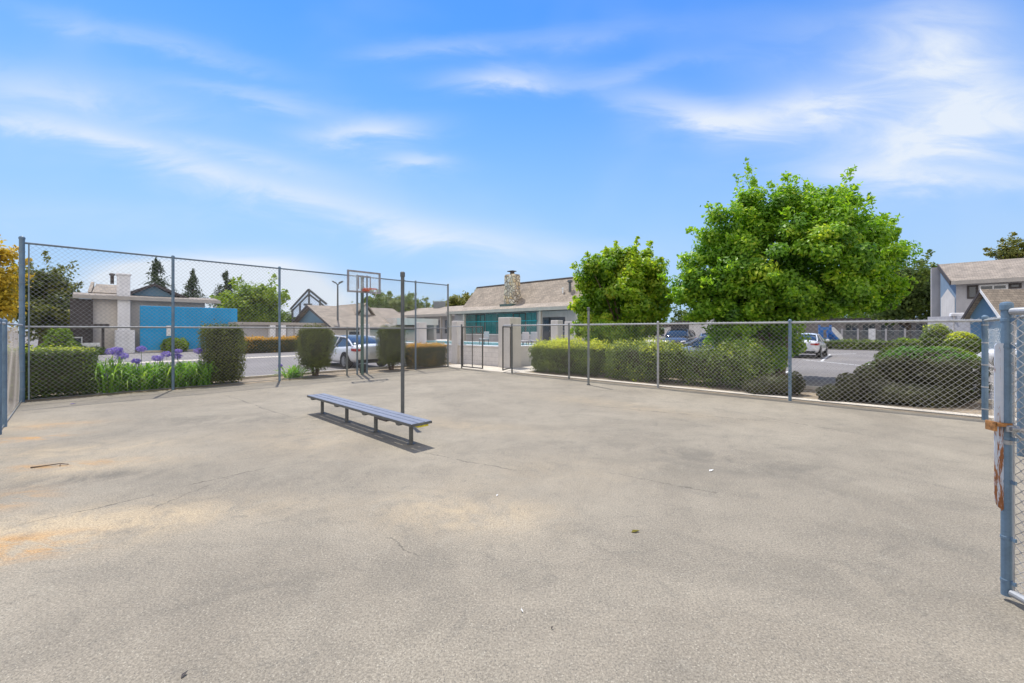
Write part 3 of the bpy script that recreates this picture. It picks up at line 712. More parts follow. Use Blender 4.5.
fc=thing('chain_link_fence','stub of chain-link fence between tall corner post and dark pool gate','fence',base(.5,0))
post(fc,.93,0,LOW,.03,M['postdark'])
MB().tube([(0,0,LOW-.05),(.93,0,LOW-.05)],.022,8).build('top_rail',M['rail'],fc)
chain('wire_mesh',W(.04,-.03),W(.93,-.03),.05,LOW-.03,M['wire'],fc)

def gate(name,label,p0,p1,h,m,midpost=True,latch=True,z0=.07,rails=(0,1)):
    a=Vector((*p0,0)); b=Vector((*p1,0)); t=thing(name,label,'gate',base(*p0))
    mb=MB(); 
    for p in (a,b): mb.tube([(p.x,p.y,z0),(p.x,p.y,h)],.028,9)
    mb.tube([(a.x,a.y,z0+.02),(b.x,b.y,z0+.02)],.024,8); mb.tube([(a.x,a.y,h-.02),(b.x,b.y,h-.02)],.024,8)
    if midpost: c=(a+b)/2; mb.tube([(c.x,c.y,z0),(c.x,c.y,h)],.018,8)
    mb.build('gate_frame',m,t)
    chain('wire_mesh',W(a.x,a.y),W(b.x,b.y),z0+.02,h-.03,M['wire'],t)
    if latch: MB().box(a.x-.05,a.x+.05,a.y-.06,a.y-.03,.55,1.25).build('latch_plate',m,t)
    return t
gate('chain_link_gate','closed dark chain-link gate leaf left of the pool opening',(1.02,-.02),(2.3,-.06),LOW-.05,M['gatedark'])
gate('chain_link_gate','dark chain-link gate leaf swung open seen almost edge-on right of the opening',(3.36,.02),(on_t(510.5,.85)[0],.85),LOW-.06,M['gatedark'],midpost=False,latch=False)

fn=thing('chain_link_fence','near chain-link fence running from the far right corner post past the rusty gate','fence',base(15.58,-3))
post(fn,15.58,-2.9,LOW,.035,M['post']); post(fn,15.58,-6.9,LOW,.04,M['post'])
MB().tube([(15.58,0,LOW-.03),(15.58,-6.9,LOW-.03)],.025,8).build('top_rail',M['rail'],fn)
chain('wire_mesh',W(15.62,-.06),W(15.62,-6.9),.05,LOW+.03,M['wire'],fn,r=.0011)

# near gate leaf with latch guard plate, world frame: stile at A, hinge side at B
A_=Vector((2.985,2.475,0)); B_=Vector((2.93,1.53,0)); dl=(B_-A_).normalized()
gt=thing('chain_link_gate','open blue-grey gate leaf with rusted latch plate at right edge','gate',tuple(A_))
I4=Matrix.Identity(4)
GM=Matrix.Translation(A_) @ Matrix.Rotation(math.atan2(dl.y,dl.x),4,'Z')
gl=(B_-A_).length
mb=MB(GM); mb.tube([(0,0,.03),(0,0,1.775)],.0235,16); mb.lathe((0,0,1.77),[(.026,-.02),(.029,-.018),(.029,.012),(.025,.025),(.012,.03),(0,.031)],16); mb.build('stile',M['post'],gt)
mb=MB(GM); mb.tube([(gl,0,.03),(gl,0,1.775)],.0235,12); mb.build('stile',M['post'],gt)
for z,r_ in ((1.74,.022),(.06,.022)): MB(GM).tube([(.03,0,z),(gl,0,z)],r_,12).build('rail',M['rail'],gt)
mb=MB(GM)
for z in (.12,.38,.72,.98,1.53,1.69):
    mb=MB(GM); mb.lathe((0,0,z),[(.0237,-.009),(.026,-.008),(.026,.008),(.0237,.009)],16); mb.box(.022,.05,-.006,.006,z-.010,z+.010); mb.build('tension_band',M['post'],gt)
MB(GM).box(.036,.041,-.004,.004,.07,1.74).build('tension_bar',M['rail'],gt)
pA=GM@Vector((.036,0,0)); pB=GM@Vector((gl-.03,0,0)); chain('wire_mesh',pA,pB,.05,1.75,M['wire'],gt,a=.030,r=.0024,sides=6)
# latch guard plate: tall flat steel strip bolted left of the stile, rounded lower corner
PM=Matrix.Translation(A_)@Matrix.Rotation(R(-14),4,'Z')
px0,px1=-.064,-.021; prof=[(px0,1.535),(px0+.010,1.55),(px1,1.55),(px1,.552),(px1-.010,.538),(px0+.034,.546),(px0+.014,.565),(px0+.003,.60),(px0,.65)]
mb=MB(PM); mb.extr([(x,-.006,z) for x,z in prof],(0,-.005,0)); mb.build('latch_plate',M['rustplate'],gt)
mb=MB(PM); mb.box(-.078,.012,-.036,.030,1.052,1.072); mb.box(-.082,-.070,-.036,.030,1.022,1.078); mb.build('latch_collar',M['rust'],gt)
mb=MB(PM); mb.bbox(-.030,.035,-.048,-.026,1.024,1.062,.007); mb.tube([(-.02,-.056,1.045),(.05,-.05,1.04)],.012,10); mb.lathe((.045,-.045,1.035),[(0,-.016),(.014,-.014),(.014,.014),(0,.016)],10); mb.build('fork_latch',M['bolt'],gt)
mb=MB(PM); mb.tube([(.015,-.03,1.015),(.035,-.045,.985),(.06,-.035,.98)],.008,8); mb.lathe((0,0,.955),[(.024,-.014),(.028,-.012),(.028,.012),(.024,.014)],16); mb.build('latch_bolt',M['bolt'],gt)

# ================================================================== COURT OBJECTS
def netpost(px,Y,top,label,m):
    X=(px-512)/FPX*Y; h=hz(top,Y); t=thing('net_post',label,'post',(X,Y,0),'net posts on the court')
    mb=MB(I4); mb.tube([(X,Y,-.03),(X,Y,h)],.034,14); mb.build('pole',m,t)
    MB(I4).lathe((X,Y,h),[(.036,-.09),(.044,-.088),(.044,-.01),(.03,.005),(0,.006)],14).build('cap',M['postdark'],t)
    MB(I4).lathe((X,Y,0),[(.05,.0),(.05,.025),(.036,.03)],14).build('floor_sleeve',M['postdark'],t)
    MB(I4).tube([(X-.045,Y-.01,h-.16),(X+.05,Y-.01,h-.16)],.008,6).build('net_hook',M['postdark'],t); MB(I4).tube([(X+.034,Y,h*.36),(X+.075,Y-.01,h*.36)],.012,6).build('net_hook',M['postdark'],t); return t
netpost(402.6,7.62,272,'tall dark net post standing behind the bench',M['postdark'])
netpost(588.5,12.15,307.5,'pale grey net post standing by the right fence',M['postgrey'])

# bench: axis along U
bl=3.78; bc=Vector((-1.245,5.675,0)); fc_=Vector((-3.91,8.175,0)); du=(bc-fc_).normalized(); bl=(bc-fc_).length
BM_=Matrix.Translation(fc_) @ Matrix.Rotation(math.atan2(du.y,du.x),4,'Z')
bt=thing('bench','long backless metal bench with three pale seat planks on four posts','bench',tuple((bc+fc_)/2))
SH=.352
for k in range(3):
    y0=-.165+k*.1135; MB(BM_).bbox(0,bl,y0,y0+.101,SH-.035,SH,.006).build('seat_plank',M['plank'],bt)
MB(BM_).box(-.004,0,-.165,.165,SH-.038,SH-.003).box(bl,bl+.004,-.165,.165,SH-.038,SH-.003).box(.002,bl-.002,-.171,-.166,SH-.04,SH-.004).build('edge_trim',M['benchsteel'],bt)
for x in (.31,1.36,2.38,bl-.27):
    lg=MB(BM_); lg.tube([(x,0,.0),(x,0,SH-.075)],.03,12); lg=lg.build('leg',M['benchsteel'],bt)
    MB(BM_).lathe((x,0,0),[(.055,.0),(.055,.010),(.032,.014)],14).build('foot_plate',M['benchsteel'],lg)
    mb=MB(BM_); mb.extr([(x-.03,-.15,SH-.037),(x-.03,.15,SH-.037),(x-.03,.05,SH-.075),(x-.03,-.05,SH-.075)],(.06,0,0)); mb.build('bracket',M['benchsteel'],lg); xb=x-.09; MB(BM_).extr([(xb-.07,-.164,SH-.040),(xb+.07,-.164,SH-.040),(xb+.03,-.164,SH-.072),(xb-.03,-.164,SH-.072)],(0,.32,0)).build('seat_brace',M['benchsteel'],bt)
MB(BM_).box(2.66,2.98,-.168,-.02,SH-.068,SH-.0405).build('splice_plate',M['darktrim'],bt)
mb=MB(BM_); mb.bbox(bl-.17,bl-.01,-.06,.12,SH-.068,SH-.039,.01); mb.build('yellow_strap',M['yellow']); 
tag(bpy.data.objects['yellow_strap'],'yellow strap tucked under the near end of the bench','strap')

# basketball hoop
ht,_=on_s(357.8,0); hS=.14
hp=thing('basketball_hoop','basketball hoop with clear framed backboard on grey-green pole','basketball hoop',base(hS,ht+.06))
hy=ht+.10
mb=MB(); mb.tube([(hS,hy,-.03),(hS,hy,3.62)],.058,14); mb.build('pole',M['postgreen'],hp)
bt_,bY=on_s(364,.75); BS=.78; bz0,bz1=hz(293,bY),hz(271.5,bY); by0,_=on_s(347.3,BS); by1,_=on_s(380.3,BS)
bm_=(by0+by1)/2
mb=MB()
for z in (bz0+.2,bz1-.2): mb.tube([(hS,hy,z-.1),(BS-.04,bm_,z)],.025,8)
mb.tube([(hS,hy,bz0-.35),(BS-.04,bm_,bz0+.2)],.02,8)
mb.build('support_arm',M['postdark'],hp)
mb=MB(); th=.055
mb.box(BS-.03,BS+.03,by0,by0+th,bz0,bz1).box(BS-.03,BS+.03,by1-th,by1,bz0,bz1).box(BS-.029,BS+.029,by0+th,by1-th,bz0,bz0+th).box(BS-.029,BS+.029,by0+th,by1-th,bz1-th,bz1)
mb.build('backboard_frame',M['bframe'],hp)
mb=MB().box(BS-.008,BS+.006,by0+th,by1-th,bz0+th,bz1-th); mb.build('backboard_panel',M['acrylic'],hp)
mb=MB(); iw=.235; 
for yy_ in (bm_-iw,bm_+iw-.035): mb.box(BS+.007,BS+.013,yy_,yy_+.04,bz0+.13,bz0+.56)
mb.box(BS+.007,BS+.012,bm_-iw,bm_+iw,bz0+.56,bz0+.60); mb.build('target_square',M['bframe'],hp)
rz=bz0+.11; rc=(BS+.03+.16+.225,bm_,rz)
mb=MB(); pts=[(rc[0]+.225*math.cos(a*math.pi/12),rc[1]+.225*math.sin(a*math.pi/12),rz) for a in range(25)]; mb.tube(pts,.013,8,cap=False); mb.box(BS+.014,rc[0]-.2,bm_-.09,bm_+.09,rz-.06,rz+.012); mb.build('rim',M['orange'],hp)
mb=MB(); mb.tube([(rc[0]+.2,rc[1]+.1,rz),(rc[0]+.17,rc[1]+.12,rz-.18),(rc[0]+.12,rc[1]+.06,rz-.40)],.006,5); mb.tube([(rc[0]+.1,rc[1]+.2,rz),(rc[0]+.17,rc[1]+.13,rz-.2)],.006,5); mb.tube([(rc[0]+.17,rc[1]+.12,rz-.18),(rc[0]+.1,rc[1]+.15,rz-.27)],.005,5); mb.build('torn_net',M['net'],hp)

ub=thing('utility_box','small black utility box on the soil between the hoop poles','box',base(-.5,-3.95))
tb_=on_s(363.6,-.5)[0]; MB().bbox(-.62,-.42,tb_-.11,tb_+.11,-.02,.32,.015).build('case',M['tyre'],ub); MB().bbox(-.63,-.41,tb_-.12,tb_+.12,.321,.35,.01).build('lid',M['postdark'],ub)
# small litter on the court
def wp(px,py): Y=FPX*CAMH/(py-HZN); return (px-512)/FPX*Y,Y
x,y=wp(50,466.5); mb=MB(I4); mb.tube([(x-.16,y-.06,.008),(x-.04,y-.01,.014),(x+.07,y+.05,.02),(x+.17,y+.05,.01)],.008,6,r2=.004); mb.tube([(x+.07,y+.05,.02),(x+.12,y+.0,.01)],.005,5); tag(mb.build('twig',M['trunk']),'brown dry twig lying on the orange stained asphalt at left','twig')
def scrap(px,py,sz,name,label,m,cat,an=.3):
    x,y=wp(px,py); mb=MB(Matrix.Translation((x,y,.003))@Matrix.Rotation(an,4,'Z')); mb.extr([(-sz,-sz*.3,0),(-sz*.2,-sz*.45,.004),(sz,-sz*.2,.012),(sz*.8,sz*.35,.006),(-sz*.4,sz*.4,.008)],(0,0,.002)); tag(mb.build(name,m),label,cat)
scrap(711,471,.032,'paper_scrap','small white paper scrap on the asphalt toward the right fence',M['whitetrim'],'paper')
scrap(635,532,.035,'dry_leaf','curled tan leaf lying in the middle of the court',M['leaforange'],'leaf',.1)
scrap(497,496,.014,'paper_scrap','tiny white paper bit on the pale sandy patch',M['whitetrim'],'paper',1.)
scrap(522,612,.010,'paper_scrap','tiny white paper bit near the front of the court',M['whitetrim'],'paper',2.)
scrap(184,676,.016,'dark_pebble','dark pebble near the bottom left of the court',M['darktrim'],'pebble',1.2)
scrap(552,629,.008,'dark_pebble','tiny black pebble at the front centre of the court',M['darktrim'],'pebble',.5)

# ================================================================== LEFT PLANTING STRIP
GH='clipped hedges along the tall fence'
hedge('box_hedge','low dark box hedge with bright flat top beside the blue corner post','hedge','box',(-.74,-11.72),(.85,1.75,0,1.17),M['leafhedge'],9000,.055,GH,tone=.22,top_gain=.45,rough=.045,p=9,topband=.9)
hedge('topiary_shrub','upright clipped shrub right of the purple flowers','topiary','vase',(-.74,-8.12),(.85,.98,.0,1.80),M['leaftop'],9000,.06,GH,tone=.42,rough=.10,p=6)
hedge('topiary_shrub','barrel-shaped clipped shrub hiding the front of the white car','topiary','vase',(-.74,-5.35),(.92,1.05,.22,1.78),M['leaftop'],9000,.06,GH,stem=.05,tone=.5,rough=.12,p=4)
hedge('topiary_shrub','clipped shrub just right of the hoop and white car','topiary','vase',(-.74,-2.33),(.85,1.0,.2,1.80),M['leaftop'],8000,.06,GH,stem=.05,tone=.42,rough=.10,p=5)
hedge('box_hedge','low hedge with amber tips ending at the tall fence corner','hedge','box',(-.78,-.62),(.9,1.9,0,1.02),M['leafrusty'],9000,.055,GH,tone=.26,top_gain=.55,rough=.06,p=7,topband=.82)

def agapanthus(s,t,h,n,label,flowers=(),grp='agapanthus plants by the tall fence'):
    """flowers: (ds, dt, height, radius)"""
    o=W(s,t); th=thing('agapanthus_plant',label,'flower plant',tuple(o),grp); V_=[];F_=[];T_=[]
    for i in range(n):
        a=rng.uniform(0,6.283); out_=rng.uniform(.16,.62); hh=h*rng.uniform(.35,1.2)*(1.15-out_*.35); wd=rng.uniform(.013,.024); side=np.array([-math.sin(a),math.cos(a),0]); dr=np.array([math.cos(a),math.sin(a),0])
        st=np.array([o.x,o.y,0])+rng.normal(0,.12,3)*[1,1,0]; k=7; b0=len(V_); bend=rng.uniform(1.7,2.7); tw=rng.normal(0,.35); br=rng.normal(.38,.22)
        for j in range(k):
            q=j/(k-1); rad=out_*q**1.25; z=max(.02,hh*math.sin(q*bend)); wq=wd*(1-.9*q**3)
            c=st+dr*rad+side*tw*rad*.4+[0,0,z]; sd_=side*math.cos(tw*q)+np.array([0,0,math.sin(tw*q)]); V_+= [c-sd_*wq,c+sd_*wq]
        for j in range(k-1): F_.append((b0+2*j,b0+2*j+1,b0+2*j+3,b0+2*j+2)); T_.append(br+.4*j/k)
    np_object('strap_leaves',np.array(V_),np.array(F_),M['blade'],th,np.array(T_))
    for (ds,dt,fh,fr_) in flowers:
        p=W(s+ds,t+dt); mb=MB(I4).tube([(o.x+(p.x-o.x)*.2,o.y+(p.y-o.y)*.2,.1),(o.x+(p.x-o.x)*.7,o.y+(p.y-o.y)*.7,fh*.55),(p.x,p.y,fh)],.007,6,r2=.005); sk=mb.build('flower_stalk',M['blade'],th)
        n_=190; d=sphere_pts(n_); d[:,2]*=.85; lob=sphere_pts(9); w8=np.maximum(0,(d@lob.T)).max(1)**3; pos=np.array([p.x,p.y,fh+.02])+d*fr_*np.array([1.1,1.1,.9])*(rng.uniform(.5,.8,(n_,1))+.4*w8[:,None]); v,f,tt=leaves(pos,d,.055,rng.normal(.5,.25,n_),.5,.5); np_object('flower_head',v,f,M['purple'],sk,tt)
def flower_at(px,py,s,t0,s0):
    t_,Y=on_s(px,s); return (s-s0,t_-t0,hz(py,Y))
plist=[(-10.62,'tall lush agapanthus clump against the low box hedge',[(113,352,.10),(122,357,.10),(108,376.5,.085)]),
 (-10.28,'second agapanthus clump from the low box hedge',[(118,351,.085)]),
 (-9.95,'agapanthus clump with two pale stalks left of the fence post',[(141,349.5,.085),(136,362,.07)]),
 (-9.6,'agapanthus clump in front of the blue wall and left of the post',[(158,359,.09)]),
 (-9.3,'agapanthus clump directly behind the second fence post',[(166,355,.085),(178,352,.07)]),
 (-9.0,'agapanthus clump just right of the second fence post',[(178,357,.08)]),
 (-8.72,'agapanthus clump tucked against the upright clipped shrub',[(199,351.5,.09),(205,369,.075),(199,379,.07)])]
for i,(t_,lb,fls) in enumerate(plist):
    fl_=[]
    for (px,py,fr_) in fls:
        ds,dt,fh=flower_at(px,py,-.5-.25*rng.uniform(),t_,-.55); fl_.append((ds,dt,fh,fr_*1.3))
    agapanthus(-.55-.1*(i%2),t_,(.74 if i<1 else .60),170,lb,fl_)
agapanthus(-.5,-6.15,.36,110,'small leafy agapanthus clump right of the third fence post',[(*flower_at(280,366,-.35,-6.15,-.5),.06)])
# petals on the ground by the corner
scrap(73,404,.05,'fallen_blossom','fallen purple blossom on the asphalt edge below the box hedge',M['purple'],'flower')

# ================================================================== RIGHT SHRUBS AND TREES
GR='hedges behind the low fence'
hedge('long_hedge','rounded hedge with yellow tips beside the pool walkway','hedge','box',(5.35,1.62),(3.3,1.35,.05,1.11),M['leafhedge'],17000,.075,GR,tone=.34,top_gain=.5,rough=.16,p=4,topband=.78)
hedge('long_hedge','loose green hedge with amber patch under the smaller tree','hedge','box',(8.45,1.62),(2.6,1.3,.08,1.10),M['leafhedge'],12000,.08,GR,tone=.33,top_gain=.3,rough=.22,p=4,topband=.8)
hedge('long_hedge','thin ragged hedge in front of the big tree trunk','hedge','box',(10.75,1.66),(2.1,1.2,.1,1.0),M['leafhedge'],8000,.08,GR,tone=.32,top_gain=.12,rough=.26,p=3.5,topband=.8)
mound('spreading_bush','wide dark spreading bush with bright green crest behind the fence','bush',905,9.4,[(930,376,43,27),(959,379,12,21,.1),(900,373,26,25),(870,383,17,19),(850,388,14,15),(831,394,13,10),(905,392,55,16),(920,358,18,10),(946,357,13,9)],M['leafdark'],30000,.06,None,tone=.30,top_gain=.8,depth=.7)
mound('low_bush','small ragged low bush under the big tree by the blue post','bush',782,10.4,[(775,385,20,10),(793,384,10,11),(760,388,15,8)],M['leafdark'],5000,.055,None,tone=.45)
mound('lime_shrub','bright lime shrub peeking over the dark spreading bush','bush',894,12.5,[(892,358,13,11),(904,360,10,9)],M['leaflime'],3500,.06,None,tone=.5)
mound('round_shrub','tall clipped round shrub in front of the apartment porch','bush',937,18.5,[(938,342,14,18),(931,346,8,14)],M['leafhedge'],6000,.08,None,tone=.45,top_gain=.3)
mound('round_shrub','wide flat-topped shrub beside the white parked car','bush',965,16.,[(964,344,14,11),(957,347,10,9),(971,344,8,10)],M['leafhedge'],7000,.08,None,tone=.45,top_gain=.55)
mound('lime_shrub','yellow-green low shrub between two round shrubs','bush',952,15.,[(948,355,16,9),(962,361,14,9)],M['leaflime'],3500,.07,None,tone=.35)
# smaller tree, big tree
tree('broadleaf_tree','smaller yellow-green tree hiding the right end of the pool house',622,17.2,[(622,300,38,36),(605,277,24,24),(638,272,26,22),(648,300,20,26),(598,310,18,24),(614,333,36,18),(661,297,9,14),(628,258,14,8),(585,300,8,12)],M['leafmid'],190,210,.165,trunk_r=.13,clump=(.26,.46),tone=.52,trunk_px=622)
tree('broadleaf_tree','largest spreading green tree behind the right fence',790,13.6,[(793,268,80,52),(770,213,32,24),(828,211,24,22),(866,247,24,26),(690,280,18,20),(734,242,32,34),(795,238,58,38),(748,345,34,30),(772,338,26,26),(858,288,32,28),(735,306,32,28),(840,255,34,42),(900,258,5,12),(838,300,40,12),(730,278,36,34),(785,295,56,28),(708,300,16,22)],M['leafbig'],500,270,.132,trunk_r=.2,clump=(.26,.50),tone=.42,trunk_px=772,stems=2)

# ================================================================== BUILDINGS
def window(parent, a0,a1,z0,z1, plane, axis, depth, fm, gm, mull=0, fw=.08, name='window'):
    """framed window on a wall plane. axis 's': wall s=plane, runs along t; axis 't': wall t=plane, runs along s. depth: outward sign"""
    def bx(mb,p0,p1,q0,q1,d0,d1):
        lo,hi=sorted((plane+d0*depth,plane+d1*depth))
        return mb.box(lo,hi,p0,p1,q0,q1) if axis=='s' else mb.box(p0,p1,lo,hi,q0,q1)
    mb=MB(); bx(mb,a0,a0+fw,z0,z1,.002,.06); bx(mb,a1-fw,a1,z0,z1,.002,.06); bx(mb,a0+fw,a1-fw,z0,z0+fw,.002,.07); bx(mb,a0+fw,a1-fw,z1-fw,z1,.002,.06)
    for k in range(mull): c=a0+(a1-a0)*(k+1)/(mull+1); bx(mb,c-fw*.35,c+fw*.35,z0+fw,z1-fw,.003,.05)
    f=mb.build(name,fm,parent); g_=MB(); bx(g_,a0+fw,a1-fw,z0+fw,z1-fw,.001,.02); g_.build('pane',gm,f); return f

# ---- townhouse on the left with chimney and blue garden wall
hs=thing('townhouse','pale townhouse with tall white chimney left of the blue wall','house',base(-30,-7))
S0=-27.2
zt=lambda py,px,s: hz(py,on_s(px,s)[1])
tA=on_s(93,S0)[0]; tB=on_s(205,S0)[0]
ez=4.05
MB().box(S0-9,S0,tA,tB,-.05,ez).build('wall',M['stucco'],hs)
MB().box(S0-8,S0+.3,on_s(70,S0)[0],tA-.01,-.05,ez-.25).build('porch_shade_wall',M['darktrim'],hs)  # dark colour stands in for the brown shade under the eave
# pent roof with pale fascia running round
mb=MB(); 
x1=S0+.75; tE_=on_s(73,S0+.75)[0]; mb.extr([(x1,tE_,ez),(x1,tB+.9,ez),(S0-1.2,tB+.9,ez+.28),(S0-1.2,tE_,ez+.28)],(0,0,-.16)); mb.build('lower_roof',M['roofg'],hs)
MB().box(x1-.002,x1+.05,tE_-.02,tB+.92,ez-.24,ez+.02).build('fascia',M['fascia'],hs)
MB().box(S0+.004,x1-.01,tE_+.1,tB+.8,ez-.22,ez-.17).build('soffit',M['darktrim'],hs)
# upper mass, left: tan roof with raised clerestory
tL=on_s(80,S0-2)[0]; tM=on_s(117,S0-2)[0]
z1=zt(293,100,S0-2); z2=zt(283.5,100,S0-4)-.25
mb=MB(); mb.extr([(S0-1.15,tL+.6,ez+.34),(S0-1.15,tM+.6,ez+.34),(S0-4.6,tM+.9,z2+.25),(S0-4.6,tL+.9,z2+.25)],(0,0,-.15)); mb.extr([(S0-1.2,tL+.55,ez+.35),(S0-4.6,tL+.8,z2+.4),(S0-4.6,tL+.8,ez+.3)],(0,-.18,0)); mb.build('roof',M['roof'],hs)
# gable with blue infill facing the court
ga,gb,gc=on_s(116,S0-.9)[0],on_s(154,S0-.9)[0],on_s(192,S0-.9)[0]; gz=zt(283.6,154,S0-.9); gz0=ez+.12
mb=MB(); mb.extr([(S0-.9,ga+.5,gz0),(S0-.9,gc-.9,gz0),(S0-.9,gb,gz-.18)],(-.12,0,0)); mb.build('gable_panel',M['bluegable'],hs)
mb=MB(); 
for (a,b) in ((ga,gb),(gc,gb)):
    sg=1 if a>b else -1
    mb.extr([(S0-.55,a,gz0-.02),(S0-.55,b,gz),(S0-.55,b,gz-.2),(S0-.55,a-sg*.55,gz0-.02)],(-6,0,0))
mb.build('gable_roof',M['darktrim'],hs)
# chimney with stepped base
c0,_=on_s(117.6,S0+.55); c1,_=on_s(130.4,S0+.55); cz=zt(273.5,124,S0+.55)
mb=MB(); mb.bbox(S0-.3,S0+.55,c0,c1,1.6,cz-.12,.02); mb.bbox(S0-.36,S0+.61,c0-.06,c1+.06,cz-.12,cz,.02); mb.build('chimney',M['stuccow'],hs)
b0,_=on_s(115,S0+1.2); b1,_=on_s(135,S0+1.2); MB().bbox(S0+.01,S0+1.2,b0,b1,-.05,1.62,.02).build('chimney_base',M['stuccow'],hs)
mb=MB(); mb.tube([(S0-.15,c0-.25,cz-.75),(S0-.15,c0-.25,cz-.12)],.1,8); mb.lathe((S0-.15,c0-.25,cz-.1),[(.16,-.03),(.18,.04),(.1,.12),(0,.14)],10); mb.build('vent_pipe',M['darktrim'],hs)
window(hs,tA-1.75,tA-.5,.4,1.15,S0+.3,'s',1,M['whitetrim'],M['glass'],1)
# dark arbour at the entrance
ar=thing('arbor','dark timber arbor beside the townhouse entrance','arbor',base(S0+1.6,tA-.2))
aa,_=on_s(84,S0+2); ab,_=on_s(103,S0+2)
for t_ in (aa,ab): MB().box(S0+1.9,S0+2.05,t_-.07,t_+.07,-.03,1.75).build('post',M['darktrim'],ar)
mb=MB().box(S0+1.2,S0+2.4,aa-.3,ab+.3,1.75,2.05); mb.build('beam',M['darktrim'],ar)
pf=thing('picket_fence','small white picket fence by the townhouse entrance','fence',base(S0+2.2,aa))
mb=MB(); 
pa,_=on_s(81,S0+2.6); pb,_=on_s(99,S0+2.6)
n_=12
for k in range(n_): t_=pa+(pb-pa)*k/(n_-1); mb.box(S0+2.6,S0+2.63,t_-.045,t_+.045,.03,.78)
mb.box(S0+2.57,S0+2.598,pa-.05,pb+.05,.2,.27).box(S0+2.57,S0+2.598,pa-.05,pb+.05,.58,.65); mb.build('pickets',M['whitetrim'],pf)
# blue wall
bw=thing('garden_wall','tall smooth turquoise-blue wall in front of the townhouse','wall',base(-26,-5))
MB().bbox(-26.2,-26,-7.93,-1.85,-.05,3.42,.02).build('panel',M['bluewall'],bw)
MB().box(-26.0+.001,-25.98,-7.93,-1.85,-.03,.12).build('plinth',M['concrete'],bw)
sg=thing('wall_sign','small white notice panel on the blue wall','sign',base(-25.97,-5.9,1.4))
sa,_=on_s(166.5,-25.97); sb,_=on_s(171,-25.97); MB().bbox(-25.985,-25.95,sa,sb,1.18,1.95,.01).build('panel',M['whitetrim'],sg)
MB().box(-25.99,-25.955,sa-.02,sb+.02,1.951,1.97).build('cap_strip',M['bolt'],sg)
X,Y=(-25.2,0)[0],0
p=W(-25.3,on_s(176,-25.3)[0]); mound('lime_shrub','bright round shrub at the foot of the blue wall','bush',176,p.y,[(171,345,8,7),(180,345,8,7)],M['leaflime'],2600,.13,None,tone=.45)
p=W(-24.8,on_s(66,-24.8)[0]); mound('flowering_shrub','yellowish leafy shrub left of the townhouse entrance','bush',62,p.y,[(60,342,12,14),(50,350,10,8),(72,350,8,9)],M['leaflime'],2600,.16,None,tone=.25)
p=W(-24.6,on_s(90,-24.6)[0]); mound('low_bush','dark low foliage under the timber arbor','bush',90,p.y,[(82,351,10,6),(95,352,9,5)],M['leafhedge'],2000,.14,None,tone=.3)

# ---- middle: amber hedge, garages, A-frame house, lattice, lamp
p0=gp(270,352.5)
hedge('box_hedge','long amber-topped hedge across the road by the white garages','hedge','box',(p0[0]-.9,-1.3),(1.6,4.6,0,1.05),M['leafrusty'],9000,.11,None,tone=.25,top_gain=.55,rough=.1,p=8,topband=.8)
ga_=thing('garage_row','low row of pale garages with white pillars behind the amber hedge','garage',base(-24,5))
Yg=36; 
def fr_wall(px0,px1,Yc,z0,z1,m,name,parent,th=.3,t=None):
    s0,t0=at(px0,Yc); return None
tg=on_s(262,-23.5)[0]
tg0=on_s(236,-24.5)[0]; tg1=on_s(338,-24.5)[0]
MB().box(-29,-24.5,tg0,tg1,-.05,2.05).build('wall',M['stuccog'],ga_)
MB().box(-29.2,-24.0,tg0-.2,tg1+.2,2.05,2.28).build('roof_slab',M['fascia'],ga_)
for a,b in ((282,287.5),(291.5,298)):
    q=on_s(a,-24.2)[0]
for a,b in ((270,275.5),(281,286),):
    q0,q1=on_s(a,-24.0)[0],on_s(b,-24.0)[0]; MB().box(-24.49,-24.0,q0,q1,-.05,2.04).build('pillar',M['stuccow'],ga_)
for a,b in ((287,293),(294.5,299),(341,351)):
    q0,q1=on_s(a,-24.49)[0],on_s(b,-24.49)[0]; 
    d_=MB().box(-24.495,-24.44,q0,q1,-.03,1.98).build('garage_door',M['garage'],ga_)
    MB().box(-24.439,-24.42,q0+.1,q1-.1,.95,1.0).build('handle',M['bolt'],d_)
# A-frame
af=thing('gabled_house','house with blue gable and tan shingle roof behind the barrel-shaped shrub','house',base(-18,9))
Ya=40; sA,tA2=at(310,Ya); zr=hz(305,Ya); ze=hz(325.5,Ya)
sl,_=on_t(291.5,tA2); sr,_=on_t(334,tA2); Lr=9
MB().prism([(sl+.5,tA2+.25),(sr-.5,tA2+.25),(sr-.5,tA2+Lr),(sl+.5,tA2+Lr)],-.05,ze-.05).build('wall',M['stucco'],af)
mb=MB(); mb.extr([(sl+.45,tA2+.2,ze-.05),(sr-.45,tA2+.2,ze-.05),(sA,tA2+.2,zr-.14)],(0,.1,0)); mb.build('gable_panel',M['bluegable'],af)
mb=MB(); mb.extr([(sA,tA2-.3,zr),(sr+.25,tA2-.3,ze-.18),(sr+.25,tA2+Lr,ze-.18),(sA,tA2+Lr,zr)],(0,0,-.12)); mb.extr([(sl-.25,tA2-.3,ze-.18),(sA-.003,tA2-.3,zr),(sA-.003,tA2+Lr,zr),(sl-.25,tA2+Lr,ze-.18)],(0,0,-.12)); mb.build('roof',M['roof'],af)
mb=MB(); 
for a,b in ((sr+.28,sA),(sl-.28,sA)): mb.extr([(a,tA2-.34,ze-.22),(b,tA2-.34,zr+.03),(b,tA2-.34,zr-.25),(a-.28*(1 if a>b else -1),tA2-.34,ze-.25)],(0,.035,0))
mb.build('barge_board',M['darktrim'],af)
MB().box(sr+.25,sr+.29,tA2-.3,tA2+Lr,ze-.42,ze-.2).build('gutter',M['darktrim'],af)
window(af,tA2+1.5,tA2+3.2,.8,ze-.5,sr-.5,'s',1,M['whitetrim'],M['glass'],1)
